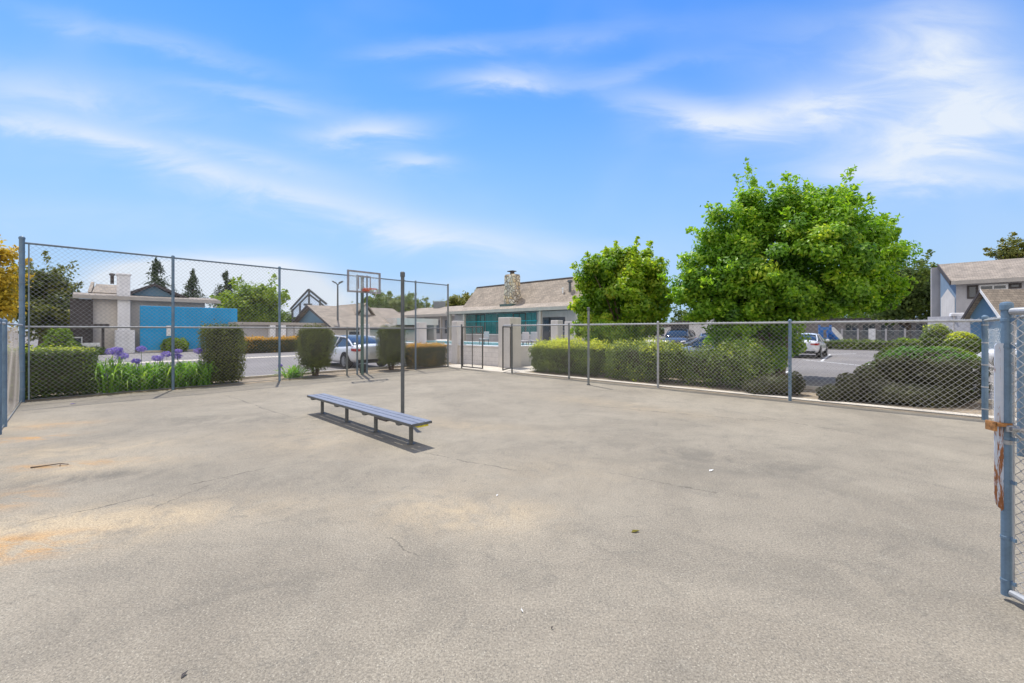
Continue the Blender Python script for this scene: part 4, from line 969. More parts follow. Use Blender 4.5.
# long tan roof to the right of the gable
lw=thing('long_house','low house with long tan shingle roof left of the hoop','house',base(-12,14))
Yl=41; s0,t0=at(352,Yl)
q0=on_t(326,t0)[0]; q1=on_t(352,t0)[0]
MB().extr([(q1+.2,t0,2.1),(q1+.2,t0+2.6,2.1),(q1+.2,t0+1.3,hz(303,Yl+1)-.2)],(-.15,0,0)).build('gable_panel',M['stucco'],lw)
MB().box(q0,q1,t0,t0+2.6,-.05,2.2).build('wall',M['stuccog'],lw)
zE_=hz(322,Yl); zR_=hz(303,Yl+1)
mb=MB(); mb.extr([(q0-.3,t0-.7,zE_),(q1+.4,t0-.7,zE_-.1),(q1+.4,t0+1.3,zR_),(q0-.3,t0+1.3,zR_)],(0,0,-.15)); mb.extr([(q0-.3,t0+3.2,2.2),(q0-.3,t0+1.303,zR_),(q1+.4,t0+1.303,zR_),(q1+.4,t0+3.2,2.2)],(0,0,-.15)); mb.build('roof',M['roof'],lw)
MB().box(q0-.3,q1+.4,t0-.76,t0-.702,hz(322,Yl)-.32,hz(322,Yl)-.02).build('fascia',M['darktrim'],lw)
window(lw,q0+2.2,q0+3.6,.9,1.9,t0,'t',-1,M['whitetrim'],M['glass'],1)
# tall glazed roof frame
gf=thing('glazed_roof_frame','tall steep glazed roof frame with pale translucent panels above the blue gable','roof structure',tuple(W(*at(308,45))))
Yf=45; 
def fp(px,py,dY=0): Yq=Yf+dY; s_,t_=at(px,Yq); return Vector((s_,t_,hz(py,Yq)))
apex=fp(308.5,289.3); lf=fp(290.5,309); rt=fp(326.5,304); back=Vector((V.x,V.y,0))
tv=Vector((0,5.0,0))
mb=MB(); dv=Vector((.0,.06,0)); mb.extr([lf+dv,apex+dv,fp(309.2,296)+dv,fp(292.5,313)+dv],(0,.05,0)); mb.extr([apex+dv,rt+dv,fp(331,312)+dv,fp(309.2,296)+dv],(0,.05,0)); mb.extr([fp(292.5,313)+dv,fp(309.2,296.1)+dv,fp(331,312)+dv,fp(330,317)+dv,fp(293,317)+dv],(0,.03,0)); mb.build('glazing',M['paleglass'],gf)
mb=MB()
mb.tube([lf,apex],.10,6); mb.tube([apex,rt],.12,6); mb.tube([fp(291.5,311.5),fp(309,294)],.09,6); mb.tube([fp(309,294),fp(333,313)],.09,6)
for (a,z0,z1) in ((292.5,309,318),(300,303,313),(309,291,307),(320,300,316),(330,310,322)): mb.tube([fp(a,z0),fp(a,z1)],.10,6); mb.tube([fp(a,z1),Vector((fp(a,z1).x,fp(a,z1).y,-.05))],.09,6)
mb.tube([fp(304,304.5),fp(312,304.5)],.12,6); mb.build('steel_frame',M['postdark'],gf)
# street lamp
sl_=thing('street_lamp','slim dark twin-headed street lamp behind the hoop','street lamp',tuple(W(*at(337.7,38))))
p=Vector(((337.7-512)/FPX*38,38,0)); hl_=hz(284,38)
MB(I4).tube([p,p+Vector((0,0,hl_*.5)),p+Vector((0,0,hl_))],.11,8,r2=.07).build('pole',M['postdark'],sl_)
for sgn in (-1,1):
    a=MB(I4).tube([p+Vector((0,0,hl_-.1)),p+Vector((sgn*.22,0,hl_+.12))],.04,6).build('arm',M['postdark'],sl_)
    MB(Matrix.Translation(p+Vector((sgn*.3,0,hl_+.16)))@Matrix.Rotation(-sgn*.5,4,'Y')).bbox(-.2,.2,-.12,.12,-.05,.06,.02).build('lamp_head',M['postdark'],a)
# low clubhouse wing left of the pool house
cw=thing('low_wing','long low building with pale flat-pitched roof left of the pool house','building',base(-28,15))
t0=21.; q0=on_t(374,t0)[0]; q1=on_t(452,t0)[0]; Yq=on_t(412,t0)[1]
zz=hz(315,Yq); z2=hz(307,Yq+2)
MB().box(q0+.5,q1+2,t0+.8,t0+8,-.05,zz-.1).build('wall',M['stuccog'],cw)
mb=MB(); mb.extr([(q0,t0-.2,zz),(q1+2,t0-.2,zz),(q1+2,t0+5,z2+.1),(q0+2.2,t0+5,z2+.1)],(0,0,-.18)); mb.extr([(q0,t0-.2,zz),(q0+2.2,t0+5,z2+.1),(q0,t0+9,zz)],(0,0,-.18)); mb.build('roof',M['rooflow'],cw)
MB().box(q0,q1+2,t0-.26,t0-.202,zz-.34,zz-.02).build('fascia',M['fascia'],cw)
for k in range(7):
    a=q0+1.2+k*(q1-q0-1)/7; window(cw,a,a+1.5,1.2,zz-.8,t0+.8,'t',-1,M['darktrim'],M['glass'],1)
for k in range(5):
    a=q0+.9+k*(q1-q0-1)/4.6; MB().box(a-.12,a+.12,t0+.1,t0+.34,-.05,zz-.2).build('pillar',M['fascia'],cw)
mb=MB(); ss=on_t(436,t0+4)[0]; mb.bbox(ss-.7,ss+.7,t0+4,t0+5.2,z2-.3,z2+.85,.03); mb.build('roof_unit',M['postgrey'],cw)
# carport beside the white car
cp=thing('carport','low pale carport roof with thick pillars behind the white car','carport',base(-16,9))
t0=10.5; q0=on_t(362,t0)[0]; q1=on_t(397,t0)[0]; Yq=on_t(380,t0)[1]
MB().box(q0,q1,t0,t0+5,hz(325,Yq),hz(318.5,Yq)).build('roof_slab',M['stucco'],cp)
for px in (366,378,391): a=on_t(px,t0+.1)[0]; MB().box(a-.22,a+.22,t0+.1,t0+.5,-.05,hz(325,Yq)-.004).build('pillar',M['stucco'],cp)
MB().box(q0+.2,q1-.2,t0+4.6,t0+4.9,-.05,hz(325,Yq)-.004).build('back_wall',M['stuccog'],cp)

# ---- pool house
ph=thing('pool_house','pool clubhouse with tan shingle roof, stone chimney and teal glazing','building',base(-12,19,.5))
eT,mT,rT=16.4,18.3,20.7; eZ,mZ,rZ=3.62,4.12,6.52
Ls=on_t(477,rT)[0]; mL=on_t(462.5,mT)[0]; eL=on_t(446,eT)[0]; Rs=-1.0; eR=on_t(583,eT)[0]
mb=MB(); mb.extr([(mL,mT,mZ),(Rs,mT,mZ),(Rs,rT,rZ),(Ls,rT,rZ)],(0,0,-.15)); mb.extr([(mL,mT,mZ),(Ls,rT,rZ),(mL,rT+2.6,mZ)],(0,0,-.15)); mb.extr([(Rs,rT+2.6,mZ),(mL,rT+2.6,mZ),(Ls,rT+.003,rZ-.002),(Rs,rT+.003,rZ-.002)],(0,0,-.15)); up=mb.build('roof',M['roof'],ph)
mb=MB(); mb.tube([(Ls,rT,rZ+.02),(Rs,rT,rZ+.02)],.09,6); mb.build('ridge_cap',M['darktrim'],up)
mb=MB(); mb.extr([(eL,eT,eZ),(eR,eT,eZ),(eR+.4,mT+.05,mZ+.02),(mL-.6,mT+.05,mZ+.02)],(0,0,-.14)); mb.extr([(eL,eT,eZ),(mL-.6,mT+.05,mZ+.02),(mL-.6,rT+3,mZ),(eL,rT+3,eZ)],(0,0,-.14)); mb.build('lower_roof',M['rooflow'],ph)
MB().box(eL,eR,eT-.06,eT-.002,eZ-.3,eZ-.01).build('fascia',M['fascia'],ph)
MB().box(eL+.1,eR-.05,eT+.02,mT,eZ-.29,eZ-.26).build('soffit',M['darktrim'],ph)
wT=17.6
MB().box(mL-.5,eR-.1,wT,rT+2.5,.45,eZ-.3).build('wall',M['stuccog'],ph)
# teal glazed bays between dark posts
px_=[464,476,485.5,497,513,526,537]
for k in range(len(px_)-1):
    a=on_t(px_[k],wT-.02)[0]; b=on_t(px_[k+1],wT-.02)[0]
    window(ph,a+.05,b-.05,1.25,eZ-.38,wT,'t',-1,M['darktrim'] if k%3==1 else M['tealglass'],M['tealglass'],1 if b-a<2.6 else 2,.07)
mb=MB(); a=on_t(464,wT-.1)[0]; b=on_t(537,wT-.1)[0]; 
for z in (2.45,): mb.box(a,b,wT-.14,wT-.075,z,z+.09)
mb.build('sill_rail',M['water'],ph)
MB().box(a,b,wT-.13,wT-.075,1.12,1.2).build('window_sill',M['stuccow'],ph)
for px in (450,464,540,577): a=on_t(px,eT+.15)[0]; MB().box(a-.11,a+.11,eT+.1,eT+.32,.46,eZ-.31).build('porch_post',M['fascia'],ph)
for k,px in enumerate((543,549,556.5)): 
    a=on_t(px,wT-.02)[0]; d_=MB().box(a,a+.9,wT-.07,wT-.004,.5,2.75).build('door',M['door'],ph); MB().box(a+.18,a+.72,wT-.09,wT-.071,1.5,2.55).build('pane',M['glass'],d_); MB().box(a+.78,a+.84,wT-.12,wT-.071,1.45,1.6).build('handle',M['bolt'],d_)
# stone chimney with cap
cS=on_t(509.5,mT-.1)[0]; Yc=on_t(509.5,mT)[1]; cw_=15.5*Yc/FPX/2*.90; ctop=hz(274.5,Yc)
mb=MB(); 
def oct_(r,z): return [(cS+r*sx,mT+.3+r*.8*sy,z) for sx,sy in ((-1,-.8),(-.8,-1),(.8,-1),(1,-.8),(1,.8),(.8,1),(-.8,1),(-1,.8))]
prof=[(cw_*1.02,mZ-.4),(cw_*1.05,mZ+.9),(cw_*.98,mZ+1.5),(cw_*.97,ctop-.15),(cw_*.9,ctop)]
for k in range(len(prof)-1):
    A,B=oct_(*prof[k]),oct_(*prof[k+1])
    for i in range(8): j=(i+1)%8; mb.face([A[i],A[j],B[j],B[i]])
mb.face(oct_(*prof[-1])); ch=mb.build('stone_chimney',M['stone'],ph)
mb=MB(); mb.tube([(cS,mT+.3,ctop-.02),(cS,mT+.3,ctop+.3)],.22,8); mb.box(cS-.42,cS+.3,mT+.0,mT+.6,ctop+.3,ctop+.38); mb.build('chimney_cap',M['darktrim'],ch)
MB().box(cS-cw_*1.15,cS+cw_*1.15,mT-cw_*1.0,mT+.2,mZ-.25,mZ+.06).build('flashing',M['postgreen'],ch)
s_,_=on_t(570,19.3); MB().tube([(s_,19.3,4.9),(s_,19.3,5.9)],.12,8).lathe((s_,19.3,5.9),[(.12,0),(.24,.04),(.24,.2),(0,.26)],8).build('vent_pipe',M['postdark'],ph)
s_,_=on_t(563,19.2); MB().tube([(s_,19.2,4.9),(s_,19.2,5.35)],.07,8).lathe((s_,19.2,5.35),[(.07,0),(.12,.02),(.12,.1),(0,.14)],8).build('vent_pipe',M['whitetrim'],ph)

# ---- pool with coping on the raised deck, pale wall with pillars
pl=thing('swimming_pool','turquoise swimming pool on the raised deck before the pool house','pool',base(-8,11,.5))
MB().box(-22,-3.4,8.2,14.3,.49,.505).build('water',M['water'],pl)
mb=MB().box(-22.3,-3.1,7.9,8.198,.49,.54).box(-22.3,-3.1,14.302,14.6,.49,.54).box(-3.398,-3.1,8.2,14.3,.49,.54).box(-22.3,-22.002,8.2,14.3,.49,.54); mb.build('coping',M['stuccow'],pl)
pw=thing('pool_wall','low pale block wall with square pillars round the pool','wall',base(-3,1.8))
MB().box(-16,1.99,1.72,1.92,-.05,.87).box(1.79,1.99,1.925,9.5,-.05,.87).build('wall',M['wall'],pw)
for s_,t_,w_,h_ in ((2.02,1.82,.36,2.18),(-1.55,1.82,.22,2.08),(-4.75,1.82,.24,2.05),(-7.9,1.82,.24,2.0),(-11.1,1.82,.24,2.0),(1.95,5.35,.22,2.12),(1.95,7.0,.42,2.08),(1.95,9.2,.22,2.1)):
    MB().bbox(s_-w_,s_+w_,t_-w_,t_+w_,-.05,h_,.015).build('pillar',M['stucco'],pw)
MB().box(-16,1.6,1.66,1.98,.871,.915).box(1.73,2.05,2.25,9.4,.871,.915).build('wall_cap',M['stuccow'],pw)
def lounge(px,Y,label):
    s_,t_=at(px,Y); o=thing('patio_chair',label,'chair',tuple(W(s_,t_,.5)),'patio chairs on the pool deck')
    mb=MB(); mb.bbox(s_-.3,s_+.3,t_-.3,t_+.3,.88,.95,.02); mb.build('seat',M['stuccog'],o)
    MB().bbox(s_-.3,s_+.3,t_+.24,t_+.3,.96,1.5,.02).build('backrest',M['stuccog'],o)
    for a in (-1,1):
        for b in (-1,1): MB().tube([(s_+a*.25,t_+b*.25,.5),(s_+a*.25,t_+b*.25,.88)],.025,6).build('leg',M['postdark'],o)
lounge(523,27,'grey patio chair on the pool deck left of its twin, right of the thick pillar'); lounge(531.5,28,'grey patio chair on the pool deck nearest the yellow-tipped hedge'); lounge(484,33,'grey patio chair beyond the pool seen through the gate')

# ---- apartment building on the right
ab_=thing('apartment_building','two-storey grey apartment building with tan roof at right','building',base(20,30))
Yb=33.5; k0=(951.5-512)/FPX
sE,tE=at(956,33.3); zE=hz(281.3,33.3)          # front-left corner of the main wall at the eave
sG,tG=at(933,35.0)
zR=hz(264.5,36.5)
L_=26
MB().box(sE,sE+L_,tE,tE+7,-.05,zE-.05).build('wall',M['stuccog'],ab_)
fz=zE
sRg=on_t(938.5,tE+3.5)[0]; sEv=on_t(951,tE-.7)[0]; sBk=on_t(934,tE+7.7)[0]
mb=MB(); mb.extr([(sEv,tE-.7,zE-.05),(sE+L_,tE-.7,zE-.05),(sE+L_,tE+3.5,zR),(sRg,tE+3.5,zR)],(0,0,-.2)); mb.extr([(sBk,tE+7.7,zE-.05),(sRg,tE+3.503,zR),(sE+L_,tE+3.503,zR),(sE+L_,tE+7.7,zE-.05)],(0,0,-.2)); mb.build('roof',M['roofg'],ab_)
MB().box(sEv,sE+L_,tE-.78,tE-.702,zE-.32,zE-.02).build('fascia',M['fascia'],ab_)
ev=Vector((sEv-.02,tE-.75,zE)); rg_=Vector((sRg-.02,tE+3.5,zR)); mb=MB(); mb.extr([ev+Vector((0,0,.03)),rg_+Vector((0,0,.04)),rg_+Vector((0,0,-.34)),ev+Vector((0,0,-.34))],(-.06,-.02,0)); mb.build('barge_board',M['darktrim'],ab_)
wa=Vector((on_t(956.5,tE-.004)[0],tE-.004,0)); wb=Vector((on_t(940.5,tE+3.4)[0],tE+3.4,0)); up_=Vector((0,0,1)); nrm_=Vector((.0,.08,0))
def on_w(px):      # point of the end wall in a column
    lo,hi=0.,1.
    for _ in range(40):
        m_=(lo+hi)/2; p=W(*(wa.lerp(wb,m_))[:2]); q=512+FPX*p.x/p.y
        if q>px: lo=m_
        else: hi=m_
    return wa.lerp(wb,lo)
mb=MB(); mb.extr([wa,wb,wb+up_*(zR-.25),wa+up_*(zE-.1)],nrm_); mb.build('end_wall',M['bluegrey'],ab_)
pa_,pm_,pb_=on_w(955),on_w(948),on_w(941.2); Ym=33.7; of=Vector((-.02,-.05,0)); mb=MB(); mb.extr([pa_+of,pb_+of,pb_+of+up_*hz(297,Ym+1),pm_+of+up_*hz(287.5,Ym),pa_+of+up_*hz(297.5,Ym-.6)],(.0,.035,0)); mb.build('pointed_panel',M['stucco'],ab_)
s1=on_t(931.5,tE+3.9)[0]; s2=on_t(941,tE+3.9)[0]
MB().box(s1,s2+1.2,tE+3.9,tE+5.2,-.05,hz(266,36)).build('outer_pier',M['stuccog'],ab_)
# upper windows
for a,b,z0,z1,fm in ((967,978,283,298.6,'darktrim'),(978.6,1008,282.5,290.5,'whitetrim'),(1008.8,1021.5,281,288.5,'darktrim')):
    a0,b0=on_t(a,tE)[0],on_t(b,tE)[0]; Ym=on_t((a+b)/2,tE)[1]
    window(ab_,a0,b0,hz(z1,Ym),min(hz(z0,Ym),zE-.4),tE,'t',-1,M[fm],M['glass'],1 if fm=='whitetrim' else 0,.12)
# garage gable in front
gX,gY=469/FPX*25,25.; GG=Matrix.Translation((gX,gY,0))@Matrix.Rotation(R(-5),4,'Z')
gg=thing('garage_building','single-storey garage with small blue gable and tan roof beside the near gate','garage',(gX+4,gY+1,0))
zr=hz(289.3,25); ze=2.55
MB(GG).box(.4,18,-.9,4,-.05,ze).build('wall',M['stuccog'],gg)
MB(GG).extr([(.3,-.95,.0),(.3,.95,.0),(.3,.95,ze),(.3,0,zr-.2),(.3,-.95,ze)],(.095,0,0)).build('gable_panel',M['bluegable'],gg)
mb=MB(GG); mb.extr([(0,-1.15,ze-.25),(18,-1.15,ze-.25),(18,0,zr),(0,0,zr)],(0,0,-.12)); mb.extr([(0,1.15,ze-.25),(0,.003,zr),(18,.003,zr),(18,1.15,ze-.25)],(0,0,-.12)); mb.build('roof',M['roof'],gg)
mb=MB(GG); mb.extr([(-.03,-1.2,ze-.27),(-.03,0,zr+.03),(-.03,0,zr-.17),(-.03,-1.12,ze-.40)],(-.04,0,0)); mb.build('barge_board',M['whitetrim'],gg)
mb=MB(GG); mb.extr([(-.03,1.2,ze-.27),(-.03,0,zr+.03),(-.03,0,zr-.17),(-.03,1.12,ze-.40)],(-.04,0,0)); mb.build('barge_board',M['darktrim'],gg)
d_=MB(GG).box(3,8,-.96,-.903,0,2.15).build('garage_door',M['garage'],gg); MB(GG).box(5.3,5.7,-.99,-.961,.9,1.0).build('handle',M['bolt'],d_)
# white block pier by the apartment entrance
pr=thing('entry_pier','white block pier with stone cap in front of the apartment','pier',tuple(W(*at(965,26.5))))
s_,t_=at(964.5,27); MB().box(s_-.55,s_+.55,t_-.4,t_+.4,-.05,hz(316,27)).build('pier',M['wall'],pr); MB().bbox(s_-.65,s_+.65,t_-.5,t_+.5,hz(316,27)+.001,hz(313,27),.03).build('cap',M['stuccow'],pr)

# ---- house seen between the two trees
bh=thing('white_house','white gabled outbuilding between the two broadleaf trees','house',tuple(W(*at(690,33))))
Yh=33; s_,t_=at(714,Yh); zr=hz(315.5,Yh-1); 
q=on_t(668,t_)[0]
MB().box(q-.3,s_,t_,t_+7,-.05,hz(329,Yh)).build('wall',M['stuccow'],bh)
mb=MB(); zl=hz(325,on_t(671,t_)[1]); mb.extr([(q-.3,t_,hz(329,Yh)),(s_,t_,hz(329,Yh)),(s_,t_,zr-.1),(q-.3,t_,zl-.25)],(0,.1,0)); mb.build('gable_panel',M['stuccow'],bh)
mb=MB(); mb.extr([(q-.6,t_-.4,zl),(s_+.1,t_-.4,zr+.1),(s_+.1,t_+7,zr+.1),(q-.6,t_+7,zl)],(0,0,-.2)); mb.build('roof',M['darktrim'],bh)
a0,b0=on_t(671,t_)[0],on_t(689,t_)[0]; d_=MB().box(a0,b0,t_-.05,t_-.002,0,2.15).build('garage_door',M['door'],bh); MB().box((a0+b0)/2-.2,(a0+b0)/2+.2,t_-.09,t_-.051,.9,1.0).build('handle',M['bolt'],d_)
# ---- back lot on the right: low grey building, rail fence, playground
bg_=thing('back_building','long low grey building behind the playground','building',tuple(W(*at(880,50))))
s_,t_=at(790,56); q1=on_t(945,t_)[0]
MB().box(s_-4,q1,t_,t_+6,-.05,2.9).build('wall',M['backwall'],bg_); MB().box(s_-4.3,q1+.3,t_-.5,t_+6.5,2.9,3.1).build('roof_slab',M['darktrim'],bg_)
for px in (845,862,880,898,915):
    a=on_t(px,t_)[0]; window(bg_,a,a+1.3,.9,2.4,t_,'t',-1,M['backwall'],M['glass'],1)
rf=thing('rail_fence','white rail fence across the back of the parking lot','fence',tuple(W(*at(880,38))))
s0,t0=at(838,39); s1=on_t(925,t0)[0]
mb=MB(); mb.tube([(s0,t0,1.55),(s1,t0,1.55)],.04,6); mb.tube([(s0,t0,.25),(s1,t0,.25)],.03,6)
n_=70
for k in range(n_): a=s0+(s1-s0)*k/(n_-1); mb.tube([(a,t0,.2),(a,t0,1.55)],.028,4,cap=False)
mb.build('rail_panel',M['postgrey'],rf)
for px in (842,858,872,886,905): a=on_t(px,t0-.0)[0]; MB().box(a-.07 if px!=872 else a-.24,a+.07 if px!=872 else a+.24,t0-.15,t0+.15,-.05,1.75).build('post',M['stuccow' if px==872 else 'stuccog'],rf)
hd=at(866,34); hedge('box_hedge','low green hedge along the back of the parking lot','hedge','box',(hd[0],hd[1]),(9.5,1.2,0,.72),M['leafhedge'],7000,.13,None,tone=.42,rough=.12,p=5)
mound('lime_shrub','small bright bush at the end of the parking hedge','bush',905,33,[(902,344,9,6),(915,345,8,6)],M['leaflime'],2200,.14,None,tone=.4)
pg=thing('playground_slide','blue playground slide with climbing panel beyond the parking lot','slide',tuple(W(*at(828,37))))
def q_(px,py,Y): return Vector(((px-512)/FPX*Y,Y,hz(py,Y)))
for px in (819.5,830.5): a=q_(px,330,37); MB(I4).tube([(a.x,a.y,-.03),(a.x,a.y,hz(325,37))],.09,8).build('post',M['slide'],pg)
a,b=q_(820.5,327,37),q_(829.5,338,37); mb=MB(I4); 
mb.box(a.x,b.x,36.95,37.05,a.z-.25,a.z); mb.box(a.x,b.x,36.95,37.05,b.z-.2,b.z); mb.box(a.x,a.x+.22,36.94,37.04,b.z,a.z-.25); mb.box(b.x-.2,b.x,36.94,37.04,b.z,a.z-.25); mb.build('climbing_panel',M['slide'],pg)
a,b=q_(829,334,36.9),q_(840.5,346.5,36.6); mb=MB(I4); d_=b-a
for k in range(8):
    p0=a+d_*(k/8); p1=a+d_*((k+1)/8)
    for yy0,yy1,dz in ((-.32,-.26,.22),(-.26,.26,0),(.26,.32,.22)):
        mb.extr([(p0.x,p0.y+yy0,p0.z),(p1.x,p1.y+yy0,p1.z),(p1.x,p1.y+yy1,p1.z),(p0.x,p0.y+yy1,p0.z)],(0,0,dz+.06))
mb.build('chute',M['slide'],pg)
a=q_(836,330,37.6); MB(I4).extr([(a.x-.4,a.y,.3),(a.x+.9,a.y,.3),(a.x+.5,a.y,1.2),(a.x-.2,a.y,1.9),(a.x-.4,a.y,1.9)],(0,.08,0)).build('side_panel',M['whitetrim'],pg)

# ================================================================== VEHICLES
def car(name,label,s,t,ang,paint,cat='car',suv=False,glassroof=False):
    """full car mesh; local x points forward; ang: heading in world degrees"""
    o=W(s,t,-.02); mx=Matrix.Translation(o)@Matrix.Rotation(R(ang),4,'Z'); th=thing(name,label,cat,tuple(o),'parked cars')
    H=.22 if suv else 0.
    st=[(-2.34,.50,.90,.70),(-2.28,.36,.99,.80),(-2.0,.26,1.04,.88),(-1.45,.22,1.02,.915),(-.6,.20,.97,.92),(.3,.20,.945,.92),(1.0,.20,.92,.92),(1.5,.22,.86,.91),(1.95,.24,.76,.87),(2.24,.28,.64,.78),(2.36,.40,.54,.62)]
    mb=MB(mx); rings=[]
    for (x,zl,zb,w_) in st:
        zb+=H; half=[(0,zl),(w_*.82,zl),(w_*.97,zl+.12),(w_,zl+(zb-zl)*.5),(w_*.975,zb-.14),(w_*.90,zb-.02),(w_*.6,zb+.03),(0,zb+.045)]
        rings.append([(x,y,z) for y,z in half]+[(x,-y,z) for y,z in half[-2:0:-1]])
    n=len(rings[0])
    for k in range(len(rings)-1):
        for i in range(n): j=(i+1)%n; mb.face([rings[k][i],rings[k][j],rings[k+1][j],rings[k+1][i]],smooth=True)
    mb.face(rings[0],smooth=True); mb.face(rings[-1][::-1],smooth=True); body=mb.build('body',paint,th,weld=True,subsurf=1)
    # greenhouse
    gs=[(-2.02,1.03,.74),(-1.55,1.22,.70),(-1.0,1.37,.63),(-.35,1.44,.60),(.2,1.42,.60),(.62,1.27,.66),(1.12,.97,.76)] if not suv else [(-2.2,1.25,.78),(-2.0,1.5,.72),(-1.6,1.66,.66),(-.4,1.72,.64),(.3,1.68,.64),(.75,1.45,.7),(1.2,1.15,.78)]
    lowz=.93+H; mb=MB(mx); rg=[]
    for (x,z,w_) in gs:
        wb=.835; f=max(.0,min(1,(z-lowz)/(.5))); rg.append([(x,wb,lowz),(x,wb*(1-f)+w_*f+.02,lowz+(z-lowz)*.55),(x,w_,z-.035*f),(x,w_*.6,z),(x,0,z+.012),(x,-w_*.6,z),(x,-w_,z-.035*f),(x,-(wb*(1-f)+w_*f+.02),lowz+(z-lowz)*.55),(x,-wb,lowz)])
    for k in range(len(rg)-1):
        for i in range(8): mb.face([rg[k][i],rg[k][i+1],rg[k+1][i+1],rg[k+1][i]],smooth=True)
    mb.face(rg[0]); mb.face(rg[-1][::-1]); mb.build('windows',M['carglass'],th,weld=True,subsurf=1)
    # roof skin and pillars
    mb=MB(mx); e=.014; a,b=(2,4) if not suv else (2,4)
    for k in range(a,b if not glassroof else a):
        for i in range(2,6):
            mb.face([tuple(Vector(p)+Vector((0,0,e))) for p in (rg[k][i],rg[k][i+1],rg[k+1][i+1],rg[k+1][i])],smooth=True)
    for sg in (1,-1):
        mb.tube([(gs[0][0]+.05,sg*.80,lowz+.04),(gs[1][0],sg*(gs[1][2]+.035),gs[1][1]-.05),(gs[2][0],sg*(gs[2][2]+.012),gs[2][1]-.03),(gs[4][0],sg*(gs[4][2]+.012),gs[4][1]-.03),(gs[5][0],sg*(gs[5][2]+.012),gs[5][1]-.02),(gs[6][0],sg*.79,gs[6][1]-.02)],.035,6)
        mb.tube([(-.35,sg*.85,lowz),(-.42,sg*.63,gs[3][1]-.05)],.03,6)
    mb.build('roof',paint,th)
    for sx in (-1.42,1.42):
        for sy in (-1,1):
            mw=MB(mx); yo=sy*.925; 
            mw.lathe((sx,sy*.80,.335),[(.19,-.10),(.31,-.11),(.335,-.07),(.335,.07),(.31,.125),(.20,.13)],22,'y' ) if sy>0 else mw.lathe((sx,sy*.80,.335),[(.19,.10),(.31,.11),(.335,.07),(.335,-.07),(.31,-.125),(.20,-.13)],22,'y')
            wh=mw.build('wheel',M['tyre'],th)
            mr=MB(mx); mr.lathe((sx,sy*.80,.335),[(.21,sy*.13),(.205,sy*.09),(.03,sy*.08),(0,sy*.082)],20,'y')
            for q in range(5):
                a_=q*1.2566; mr.tube([(sx,sy*.91,.335),(sx+.19*math.cos(a_),sy*.915,.335+.19*math.sin(a_))],.024,5)
            mr.build('rim',M['rim'],wh)
            ma=MB(mx); pts=[(sx+.40*math.cos(a_*math.pi/12),sy*(.917),.335+.40*math.sin(a_*math.pi/12)) for a_ in range(13)]
            ma.extr(pts+[(sx-.40,sy*.917,.2),(sx+.40,sy*.917,.2)],(0,-sy*.2,0)); ma.build('wheel_arch',M['tyre'],th)
    zt_=.80+H
    for sy in (-1,1):
        MB(mx).extr([(-2.30,sy*.52,zt_+.06),(-2.26,sy*.80,zt_+.08),(-2.02,sy*.90,zt_+.09),(-2.02,sy*.905,zt_-.02),(-2.28,sy*.80,zt_-.04),(-2.32,sy*.52,zt_)],(-.035,0,0)).build('tail_light',M['red'],th)
        MB(mx).extr([(2.20,sy*.55,.66+H),(2.02,sy*.83,.70+H),(2.02,sy*.85,.60+H),(2.30,sy*.55,.56+H)],(.03,0,.0)).build('headlight',M['lamp'],th)
        MB(mx).bbox(.75,.95,sy*1.0-.09,sy*1.0+.09,.95+H,1.09+H,.03).build('wing_mirror',paint,th)
        for xx in (-.75,.3): MB(mx).box(xx-.1,xx+.1,sy*.925-.012,sy*.925+.012,.80+H,.825+H).build('door_handle',M['rim'] if paint!=M['carwhite'] else paint,th)
    MB(mx).bbox(-2.375,-2.33,-.27,.27,.60+H,.73+H,.01).build('number_plate',M['plate'],th)
    MB(mx).bbox(-2.33,-2.22,-.74,.74,.27,.42+H*.5,.03).build('rear_bumper',M['tyre'],th)
    MB(mx).bbox(2.24,2.375,-.6,.6,.26,.40+H*.5,.03).build('front_grille',M['tyre'],th)
    return th
GDEG=math.degrees(GANG)
car('parked_car','white sedan parked tail-first behind the hoop between two clipped shrubs',-3.98,-2.57,GDEG+180,M['carwhite'],glassroof=True)
s_,t_=at(806,25.8); car('parked_car','white hatchback in the lot near the blue slide',s_,t_,GDEG+90,M['carwhite'])
s_,t_=at(1057,16.6); car('parked_car','white car beside the apartment garage behind the near gate',s_,t_,GDEG+180,M['carwhite'])
s_,t_=at(679,31.); car('parked_van','dark parked van before the white outbuilding door',s_,t_,GDEG-80,M['cardark'],'van',True)
s_,t_=at(711,30.); car('parked_car','pale blue car seen between the two broadleaf trees',s_,t_,GDEG-70,M['carblue'])
s_,t_=at(720,17.8); car('parked_car','silver car mostly hidden by the largest tree foliage',s_,t_,GDEG+150,M['carsilver'])
s_,t_=at(268,34.5); 
car('parked_car','pale grey car behind the amber-topped hedge',s_-1.2,t_+1.,GDEG+90,M['carsilver'])

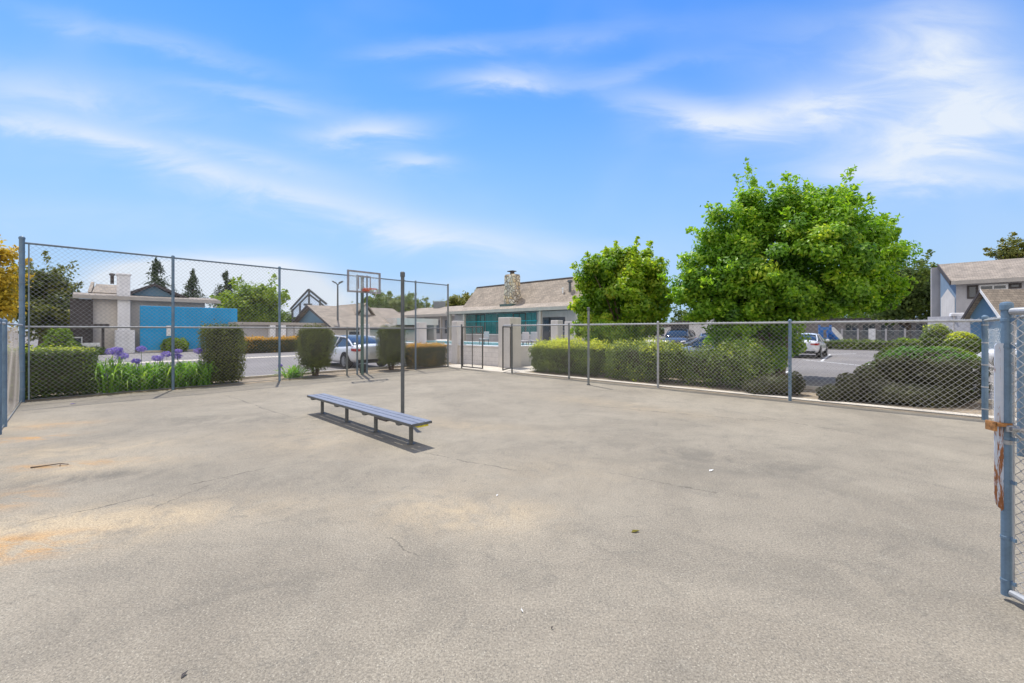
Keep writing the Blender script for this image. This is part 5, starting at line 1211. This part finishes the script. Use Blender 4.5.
# ================================================================== BACKGROUND TREES
tree('street_tree','orange-leaved tree rising over the short fence at the left edge',-14,13.,[(-22,275,24,34),(-8,264,12,20),(-6,295,11,22),(-40,270,26,40),(-10,322,12,16)],M['leaforange'],70,110,.13,trunk_r=.13,clump=(.3,.5),tone=.5,trunk_px=-14)
tree('shade_tree','olive-green tree left of the townhouse behind the blue post',42,36,[(40,302,24,26),(58,312,18,18),(30,295,14,24),(45,285,14,14),(52,328,20,14)],M['leafolive'],110,120,.3,trunk_r=.25,clump=(.6,1.1),tone=.4)
conifer('cypress_tree','tallest conifer, just right of the white chimney',157,62,261,300,30,2600)
conifer('cypress_tree','narrow conifer directly above the middle of the blue wall',193,62,273,305,22,2200)
conifer('cypress_tree','broad conifer above the right end of the blue wall',226,60,273.5,310,30,2400)
tree('shade_tree','bright yellow-green round tree between blue wall and gabled house',252,44,[(255,308,23,19),(240,315,16,14),(266,312,14,14),(253,296,14,9)],M['leafbright'],110,110,.34,trunk_r=.25,clump=(.7,1.2),tone=.45)
tree('shade_tree','round leafy tree behind the long tan roof right of the hoop',393,66,[(388,309,17,9),(400,305,14,8),(376,315,15,12),(410,312,14,8)],M['leaffar'],90,90,.5,trunk_r=.3,clump=(1.,1.7),tone=.6)
tree('shade_tree','small dark tree just under the backboard',368,60,[(370,317,10,10),(362,322,8,8)],M['leaffar'],40,90,.42,trunk_r=.25,clump=(.8,1.3),tone=.25)
tree('shade_tree','tree top peeking over the low wing beside the pool house roof',456,72,[(459,304,11,6),(452,308,9,7),(466,303,7,5)],M['leafolive'],50,90,.5,trunk_r=.3,clump=(.8,1.4),tone=.6)
tree('shade_tree','dark green tree right of the largest tree beside the apartment',908,42,[(905,292,20,26),(920,300,12,22),(890,300,20,24),(912,276,10,12)],M['leaffar'],100,110,.36,trunk_r=.3,clump=(.8,1.3),tone=.4)
tree('shade_tree','sparse olive tree rising behind the apartment roof',1015,48,[(1012,252,13,8),(1022,246,12,10),(1000,254,8,3),(1018,262,12,7)],M['leafolive'],34,70,.34,trunk_r=.3,clump=(.5,.9),tone=.6)
for i,(px,Y,h_) in enumerate(((575,80,316),(640,78,318),(700,76,317),(755,80,316),(820,84,314),(862,80,316),(310,85,318),(280,82,316))):
    tree('far_tree','distant green tree in the row beyond the buildings',px,Y,[(px,h_+6,17,8),(px-10,h_+9,13,8),(px+11,h_+9,12,8)],M['leaffar'],40,80,.55,trunk_r=.3,clump=(1.2,2.),tone=.35,group='far tree row')
